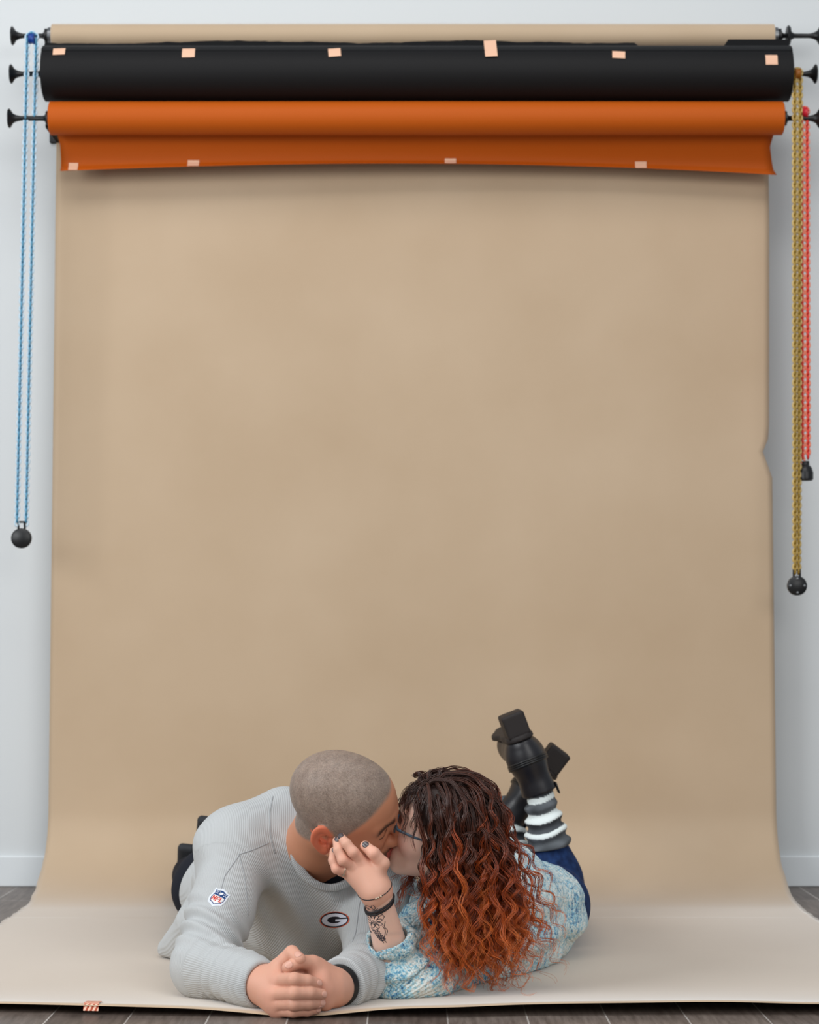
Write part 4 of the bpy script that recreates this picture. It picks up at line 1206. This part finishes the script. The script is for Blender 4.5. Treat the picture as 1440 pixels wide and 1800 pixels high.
bp = nt.nodes.new('ShaderNodeBump'); bp.inputs['Strength'].default_value = .8; bp.inputs['Distance'].default_value = .0022
at = nt.nodes.new('ShaderNodeAttribute'); at.attribute_name = 'rib'
k1 = nt.nodes.new('ShaderNodeMath'); k1.operation = 'MULTIPLY'; k1.inputs[1].default_value = 2 * math.pi / .0065
s1 = nt.nodes.new('ShaderNodeMath'); s1.operation = 'SINE'
s2 = nt.nodes.new('ShaderNodeMath'); s2.operation = 'MULTIPLY_ADD'; s2.inputs[1].default_value = .35
vd = nt.nodes.new('ShaderNodeMath'); vd.operation = 'MULTIPLY'; vd.inputs[1].default_value = -1.3
nt.links.new(at.outputs['Fac'], k1.inputs[0]); nt.links.new(k1.outputs[0], s1.inputs[0]); nt.links.new(s1.outputs[0], s2.inputs[0])
nt.links.new(vo.outputs['Distance'], vd.inputs[0]); nt.links.new(vd.outputs[0], s2.inputs[2])
nt.links.new(s2.outputs[0], bp.inputs['Height']); nt.links.new(bp.outputs['Normal'], b.inputs['Normal'])

slL = U(.03, cap(wL_sh, wL_el, .076, .064), cap(wL_el + (wL_sh - wL_el) * .1, wL_el + (wL_wr - wL_el) * .62, .058, .046), ell(wL_el + np.array([.02, -.005, -.012]), (.072, .066, .046)), cap(wL_el + [.07, .01, .01], wL_sh + [.06, .0, -.03], .055, .06), cap(W(770, 1722, 4.12), W(950, 1676, 4.47), .042, .046))
slR = U(.03, cap(wR_sh, wR_el, .075, .055), cap(wR_el, wR_el + (wR_wr - wR_el) * .86, .052, .038))
wcut = wL_el + (wL_wr - wL_el) * .475; wcutR = wR_el + (wR_wr - wR_el) * .84; axwR = nrm(wR_wr - wR_el)
w_nax = nrm(w_n1 - w_n0)
w_hole = cap(w_n0 + w_nax * .005, w_n0 + w_nax * .25, .066, .10)
hemx = nrm((w_hip - w_ch) * [1, 1, 0]); hemc = w_wst + hemx * .085
def sweater(P):
    t = smn(w_t1(P) - .010, ell(hemc - hemx * .03, (.118, .10, .094))(P) - .004, .06)
    t = t + .006 * np.sin((P - w_ch) @ nrm((.5, -.2, 1)) * 80 + 2 * np.sin(P[:, 0] * 14)) * np.exp(-((P[:, 2] - .09) / .08) ** 2)
    a = slL(P); a = a + folds(P, wL_el + (wL_sh - wL_el) * .35, (wL_sh - wL_el) + np.array([-.1, 0, .10]), .0075, .045, .09, .6) + folds(P, wL_el + (wL_wr - wL_el) * .25, wL_wr - wL_el, .004, .036, .06)
    bb = slR(P)
    d = smn(smn(t, a, .03), bb, .02) + .0028 * wob(P, 38, 16) + .0011 * wob(P, 170, 17)
    q = P - wcut; d = smx(d, q @ axw - 9 * (np.sqrt((q ** 2).sum(1)) > .085), .005)
    q = P - wcutR; d = smx(d, q @ axwR - 9 * (np.sqrt((q ** 2).sum(1)) > .07), .005)
    d = smx(d, -cap(wL_el + (wL_wr - wL_el) * .38, wL_wr, .0385, .034)(P), .003)
    d = smx(d, -w_hole(P), .006)
    d = smx(d, (P - hemc - hemx * (.02 * np.clip(P[:, 2:3] / .2, 0, 1))) @ hemx, .010)
    return smx(d, .005 - P[:, 2], .008)
V, Q = surface(sweater, (-.16, 3.9, -.01), (.52, 4.85, .36), .0032)
ds = np.stack([w_t1(V), cap(wL_sh, wL_el, .076, .064)(V), cap(wL_el, wL_wr, .058, .046)(V), slR(V)], 1); wi = ds.argmin(1)
rb = (V - w_ch) @ nrm(np.cross(hemx, [0, 0, 1]))
for k, (a, b_) in enumerate(((wL_sh, wL_el), (wL_el, wL_wr), (wR_sh, wR_el))):
    an, _ = ring_coord(V, a, b_); rb[wi == k + 1] = (an * .062)[wi == k + 1]
swe_o = mesh_obj('sweater', V, Q, m_knit, wom, True, {'rib': rb})

# --- jeans
m_denim = new_mat('navy_denim', (24, 44, 84), 0.85, 0.2)
add_noise_color(m_denim, (17, 33, 66), (32, 58, 104), 60, 6, .3, .7)
add_noise_bump(m_denim, 900, .15, .0006)
jl = U(.04, grow(wleg(w_hL, w_kL, w_kL + (w_aL - w_kL) * .60), .008), grow(wleg(w_hR, w_kR, w_kR + (w_aR - w_kR) * .56), .008), ell(w_hip, (.130, .135, .096)))
V, Q = surface(lambda P: smx(jl(P) + .0022 * wob(P, 45, 21), .004 - P[:, 2], .006), (.0, 4.5, -.01), (.62, 5.42, .45), .0055)
mesh_obj('jeans', V, Q, m_denim, wom)

# --- boot socks and boots
m_sock = new_mat('striped_boot_sock', rough=.95, spec=.1, attr='Col'); add_noise_bump(m_sock, 260, .5, .002)
m_boot = new_mat('black_boot_leather', (26, 24, 28), 0.38, 0.5); add_noise_bump(m_boot, 40, .15, .002)
m_heel = new_mat('stacked_black_heel', (44, 39, 38), 0.6, 0.3)
m_strap = new_mat('black_strap', (12, 12, 14), 0.4, .5)
def sock(knee, ank, lo_, hi_, seed):
    ax = nrm(ank - knee); L_ = np.linalg.norm(ank - knee)
    a, b_ = knee + ax * lo_, knee + ax * hi_
    def f(P):
        t = (P - a) @ ax; h = (b_ - a) @ ax
        d = cap(a, b_, .0565, .0270)(P)
        tt = t + .010 * np.sin((P - a) @ nrm(np.cross(ax, [0, 1, 0])) * 30 + seed)
        d = d - (.0050 * np.sin(tt * 2 * math.pi / .034) - .002 * wob(P, 60, seed)) * np.clip((h - .045 - t) / .02, 0, 1)
        return smx(smx(d, -t, .006), t - h, .006)
    V, Q = surface(f, a - .12, b_ + .12, .0032)
    V_ = V; t = (V - a) @ ax / ((b_ - a) @ ax); s_ = (V - a) @ nrm(np.cross(ax, [0, 1, 0]))
    t = t + .05 * np.sin(s_ * 35 + seed)
    n_ = wob(V, 150, seed + 3)
    c = np.tile(lin((92, 96, 100)), (len(V), 1)) * (1 + .55 * n_)[:, None].clip(.35, 2.0)
    wht = lin((232, 240, 238))
    for lo2, hi2 in ((.22, .29), (.43, .56), (.72, .80)): c[(t > lo2) & (t < hi2)] = wht
    c[(t > .29) & (t < .43)] *= .62
    return mesh_obj('boot_sock', V, Q, m_sock, wom, True, {'Col': c})
LL = np.linalg.norm(w_aL - w_kL); LR = np.linalg.norm(w_aR - w_kR)
sock(w_kL, w_aL, LL - .125, LL + .045, 1); sock(w_kR, w_aR, LR - .115, LR + .045, 2)

def boot(open_c, heel_top, toe_dir, seed):
    s = nrm(heel_top - open_c); Lb = np.linalg.norm(heel_top - open_c)
    d_ = nrm(np.asarray(toe_dir) - s * (np.asarray(toe_dir) @ s)); w_ = np.cross(s, d_)
    R = np.stack([w_, d_, s], 1)
    hb_ = open_c + s * (Lb * .70)                          # seat of the heel: plane of the sole
    def upper(P):
        d = U(.03, cap(open_c - s * .02, open_c + s * Lb * .42 + d_ * .004, .0445, .0385), cap(open_c + s * Lb * .42, hb_ - s * .018 - d_ * .002, .040, .0335),
              cap(hb_ - s * .028 + d_ * .03, hb_ - s * .030 + d_ * .13, .036, .036), cap(hb_ - s * .026 + d_ * .13, hb_ - s * .020 + d_ * .185, .036, .026), cap(open_c + s * Lb * .45 + d_ * .02, hb_ - s * .04 + d_ * .10, .036, .034))(P)
        d = d + .0018 * wob(P, 70, seed)
        d = smx(d, -(P - open_c) @ s, .004)
        return smx(smx(d, (P - hb_) @ s, .004), -cap(open_c - s * .06, open_c + s * .010, .0370, .036)(P), .003)
    c = (open_c + heel_top) / 2 + d_ * .06
    V, Q = surface(upper, c - .24, c + .24, .0036)
    bo = mesh_obj('boot', V, Q, m_boot, wom)
    sole = lambda P: smx(U(.03, cap(hb_ + d_ * .0, hb_ + d_ * .05, .036, .030), cap(hb_ + d_ * .05, hb_ + d_ * .13, .030, .0405), cap(hb_ + d_ * .13, hb_ + d_ * .19, .0405, .028))(P), np.abs((P - hb_) @ s - .006) - .007, .003)
    V, Q = surface(sole, c - .24, c + .24, .003); mesh_obj('sole', V, Q, m_heel, bo)
    hc = hb_ + s * (Lb * .15 + .008) + d_ * .004
    V, Q = surface(rbox(hc, (.0295, .030, Lb * .15), R, .006), hc - .08, hc + .08, .003); mesh_obj('heel', V, Q, m_heel, bo)
    q = MB(); n_ = 40
    ring = []
    cs_ = open_c + s * Lb * .40
    for t in np.linspace(0, 2 * math.pi, n_, endpoint=False):
        dd = w_ * math.cos(t) + d_ * math.sin(t) + s * .18 * math.sin(t) * -1; p = (cs_ + dd * .09)[None]
        ring.append(march(upper, p, nrm(dd), 60)[0])
    for off in (-.005, 0, .005): q.tube(np.array(ring) + s * off, .0034, 6, closed=True)
    q.build('strap', m_strap, bo)
    q = MB(); tp = open_c - d_ * .012 - w_ * .0435; q.box(tp - s * .002, (.004, .018, .030), R, .0015); q.build('pull_tab', m_strap, bo)
    return bo
boot(W(949, 1393, 5.12), W(899, 1259, 5.10), (-.16, 1, .10), 31)
boot(W(896, 1437, 5.25), W(983, 1322, 5.24), (-.30, 1, -.25), 32)
# ------------------------------------------------------------------ her long curly hair
hr = np.random.default_rng(77)
m_hair = new_mat('copper_hair', rough=0.36, spec=0.55, attr='Col')
nodes_of(m_hair)[1].inputs['Anisotropic'].default_value = 0.5

def skull_w(p):                                 # p in her head frame
    return smn(ell((-.006, 0, .048), (.097, .077, .085))(p), ell((.036, 0, .018), (.060, .067, .078))(p), .045)
body_col = U(.03, grow(wom_torso(0.0), .016), slL, cap(w_n0, w_n1, .05, .046))
def hair_dist(P):
    d = skull_w((P - WO) @ WH / WS) * WS
    return np.minimum(np.minimum(d, body_col(P)), P[:, 2] - .004)
def grad(f, P, e=.002):
    g = np.stack([f(P + np.eye(3)[i] * e) - f(P - np.eye(3)[i] * e) for i in range(3)], 1)
    return g / (np.linalg.norm(g, axis=1, keepdims=True) + 1e-9)

def guides(n, kind):
    roots = []
    while len(roots) < n:
        v = hr.normal(size=3); v /= np.linalg.norm(v)
        p = np.array([-.006, 0, .048]) + v * [.092, .074, .083]
        zl = np.interp(p[0], [-.14, -.06, -.02, .0, .03, .055, .075, .09], [-.055, -.045, -.02, .004, .034, .064, .086, .10])
        if p[2] < zl: continue
        if kind == 'bang' and not (p[0] > .045 and p[2] > .085): continue
        if kind == 'far' and not (p[1] < -.035 and -.03 < p[0] < .05 and p[2] < .10): continue
        if kind == 'stray' and p[0] > .0: continue
        roots.append(p)
    return np.array(roots)

def grow_locks(roots, L, n, kind):
    N = len(roots)
    P = WO + WS * (roots @ WH.T)
    c = np.array([-.006, .012, .048]); nl = (roots - c) / np.array([.092, .074, .083]) ** 2; nl /= np.linalg.norm(nl, axis=1, keepdims=True)
    flow = np.zeros((N, 3)); side = np.sign(roots[:, 1] - .018 + hr.normal(size=N) * .014)
    flow[:, 1] = side * .8; flow[:, 0] = -.75 + hr.normal(size=N) * .25; flow[:, 2] = .10
    if kind == 'bang': flow[:, 0] = .5; flow[:, 1] = side * .9
    if kind == 'bang': flow = np.stack([np.full(N, .55), side * .35, np.full(N, -.1)], 1)
    flow = flow - nl * (flow * nl).sum(1, keepdims=True); flow /= np.linalg.norm(flow, axis=1, keepdims=True) + 1e-6
    dl = nl * .12 + flow; d = dl @ WH.T; d /= np.linalg.norm(d, axis=1, keepdims=True)
    margin = hr.uniform(.002, .022, N) * (.4 if kind == 'bang' else 1) ** 1.0
    if kind == 'inner': margin *= .3
    ds = L / n
    bias = np.zeros((N, 3)); back = np.clip((-roots[:, 0] + .01) / .08, 0, 1)
    bias[:, 0] = back * hr.uniform(-.1, .8, N) * .75 - .05; bias[:, 1] = -back * .15 - .10
    if kind == 'stray': bias[:, 0] = hr.uniform(.0, .95, N); bias[:, 1] = hr.uniform(-.2, .3, N)
    if kind == 'far': bias[:, 0] = -hr.uniform(.15, .65, N); bias[:, 1] = -hr.uniform(.1, .6, N)
    path = [P.copy()]
    for i in range(n):
        t = i / n
        g = np.array([0, 0, -1.0]) + bias * (1 - t * .35)
        g /= np.linalg.norm(g, axis=1, keepdims=True)
        w_g = min(.34, .10 + .5 * t); d = d * (1 - w_g) + g * w_g; d /= np.linalg.norm(d, axis=1, keepdims=True)
        P = P + d * ds[:, None]
        q = (P - WO) @ WH / WS
        if kind not in ('bang', 'far'):             # hair stays clear of the face
            lim = np.interp(q[:, 2], [-.16, -.05, .0, .05, .09, .12], [.020, .026, .028, .040, .070, .11])
            ov = np.clip(q[:, 0] - lim, 0, .03) * (np.abs(q[:, 1]) < .12) * (q[:, 2] > -.17)
            P = P - (ov * .5)[:, None] * WH[:, 0]
        for _ in range(2):
            dist = hair_dist(P); mg = margin * min(1, .35 + t * 4)
            pen = mg - dist; m = pen > 0
            if m.any():
                gr = grad(hair_dist, P[m]); P[m] += gr * np.clip(pen[m], 0, .02)[:, None]
        if t < .30:                              # roots hug the scalp before they fall free
            dist = hair_dist(P); m = dist > mg
            if m.any(): P[m] -= grad(hair_dist, P[m]) * (np.clip(dist[m] - mg[m], 0, .01) * .75)[:, None]
        nd = P - path[-1]; ln = np.linalg.norm(nd, axis=1, keepdims=True) + 1e-9
        d = nd / ln; P = path[-1] + d * ds[:, None]
        path.append(P.copy())
    return np.stack(path, 1)                     # N, n+1, 3

HV, HQ, HC = [], [], []; hn = 0
def strands(G, per, spread, amp, wl, rad, dark, straight=.16):
    """strands round each guide, wound into ringlets"""
    global hn
    M0 = G.shape[1]; tn = np.linspace(0, M0 - 1, int(M0 * 1.75)); i_ = np.minimum(tn.astype(int), M0 - 2); f_ = (tn - i_)[None, :, None]
    g0, g1, g2, g3 = G[:, np.maximum(i_ - 1, 0)], G[:, i_], G[:, i_ + 1], G[:, np.minimum(i_ + 2, M0 - 1)]
    G = .5 * (2 * g1 + (g2 - g0) * f_ + (2 * g0 - 5 * g1 + 4 * g2 - g3) * f_ ** 2 + (3 * g1 - g0 - 3 * g2 + g3) * f_ ** 3)
    N, M, _ = G.shape; S = N * per
    T = np.gradient(G, axis=1); T /= np.linalg.norm(T, axis=2, keepdims=True) + 1e-9
    ref = np.array([.3, .9, .2]); A = np.cross(T, ref); A /= np.linalg.norm(A, axis=2, keepdims=True) + 1e-9; Bv = np.cross(T, A)
    seg = np.linalg.norm(np.diff(G, axis=1), axis=2); arc = np.concatenate([np.zeros((N, 1)), np.cumsum(seg, 1)], 1)
    t = np.linspace(0, 1, M)[None, None]
    ph0 = hr.uniform(0, 6.28, (N, 1, 1)); w_ = wl * hr.uniform(.75, 1.35, (N, 1, 1)); am = amp * hr.uniform(.6, 1.35, (N, 1, 1)); hand_ = np.sign(hr.normal(size=(N, 1, 1)))
    phj = hr.normal(size=(N, per, 1)) * .26; amj = hr.uniform(.7, 1.25, (N, per, 1))
    env = np.clip((t - straight) / .45, 0, 1) ** 1.2
    phi = hand_ * 2 * math.pi * arc[:, None] / w_ + ph0 + phj
    a = am * amj * env
    off_r = spread * np.sqrt(hr.uniform(0, 1, (N, per, 1))) * (.75 + .5 * t) * (1 - .5 * t ** 3); off_a = hr.uniform(0, 6.28, (N, per, 1)) + t * hr.normal(size=(N, per, 1)) * 1.5
    ca = a * np.cos(phi) + off_r * np.cos(off_a); cb = a * np.sin(phi) * .9 + off_r * np.sin(off_a)
    P = G[:, None] + ca[..., None] * A[:, None] + cb[..., None] * Bv[:, None]
    cut = hr.uniform(.82, 1.0, (N, per))          # strands end at different lengths
    P = P.reshape(S, M, 3); cut = cut.reshape(S)
    tt = np.linspace(0, 1, M)[None] * cut[:, None]
    i0 = np.clip((tt * (M - 1)).astype(int), 0, M - 2); fr = (tt * (M - 1) - i0)[..., None]
    P = np.take_along_axis(P, i0[..., None].repeat(3, 2), 1) * (1 - fr) + np.take_along_axis(P, (i0 + 1)[..., None].repeat(3, 2), 1) * fr
    P[..., 2] = np.maximum(P[..., 2], .005)
    T2 = np.gradient(P, axis=1); T2 /= np.linalg.norm(T2, axis=2, keepdims=True) + 1e-9
    A2 = np.cross(T2, ref); A2 /= np.linalg.norm(A2, axis=2, keepdims=True) + 1e-9; B2 = np.cross(T2, A2)
    ang = np.arange(3) * 2 * math.pi / 3
    r = rad * (1 - .65 * np.linspace(0, 1, M) ** 3)[None, :, None, None]
    V = P[:, :, None] + r * (np.cos(ang)[None, None, :, None] * A2[:, :, None] + np.sin(ang)[None, None, :, None] * B2[:, :, None])
    idx = hn + np.arange(S * M * 3).reshape(S, M, 3)
    Q = np.stack([idx[:, :-1], np.roll(idx, -1, 2)[:, :-1], np.roll(idx, -1, 2)[:, 1:], idx[:, 1:]], -1).reshape(-1, 4)
    tone = np.repeat(hr.normal(size=N), per) * .075 + hr.normal(size=S) * .07
    k = np.clip(tt + tone[:, None] - dark, 0, 1)
    key = np.array([0, .25, .45, .62, .8, 1.0]); cols = lin(np.array([(62, 37, 29), (76, 40, 27), (98, 44, 22), (150, 62, 26), (192, 90, 36), (208, 112, 48)]))
    C = np.stack([np.interp(k, key, cols[:, j]) for j in range(3)], -1)
    C = C * (1 + .22 * hr.normal(size=(S, 1, 1))).clip(.5, 1.6)
    HV.append(V.reshape(-1, 3)); HQ.append(Q); HC.append(np.repeat(C[:, :, None], 3, 2).reshape(-1, 3)); hn += S * M * 3
r1 = guides(290, 'outer'); G1 = grow_locks(r1, hr.uniform(.285, .385, len(r1)), 48, 'outer'); strands(G1, 12, .0056, .0092, .060, .00074, .02)
r2 = guides(90, 'inner'); G2 = grow_locks(r2, hr.uniform(.26, .34, len(r2)), 34, 'inner'); strands(G2, 14, .007, .006, .05, .0008, .30)
r3 = guides(26, 'bang'); G3 = grow_locks(r3, hr.uniform(.05, .12, len(r3)), 22, 'bang'); strands(G3, 10, .005, .004, .05, .0006, .55)
r5 = guides(110, 'far'); G5 = grow_locks(r5, hr.uniform(.24, .33, len(r5)), 40, 'far'); strands(G5, 14, .007, .007, .05, .0008, .22)
r4 = guides(64, 'stray'); G4 = grow_locks(r4, hr.uniform(.32, .46, len(r4)), 46, 'stray'); strands(G4, 8, .004, .012, .056, .00066, -.04)
hair = mesh_obj('hair', np.concatenate(HV), np.concatenate(HQ), m_hair, wom, True, {'Col': np.concatenate(HC)})
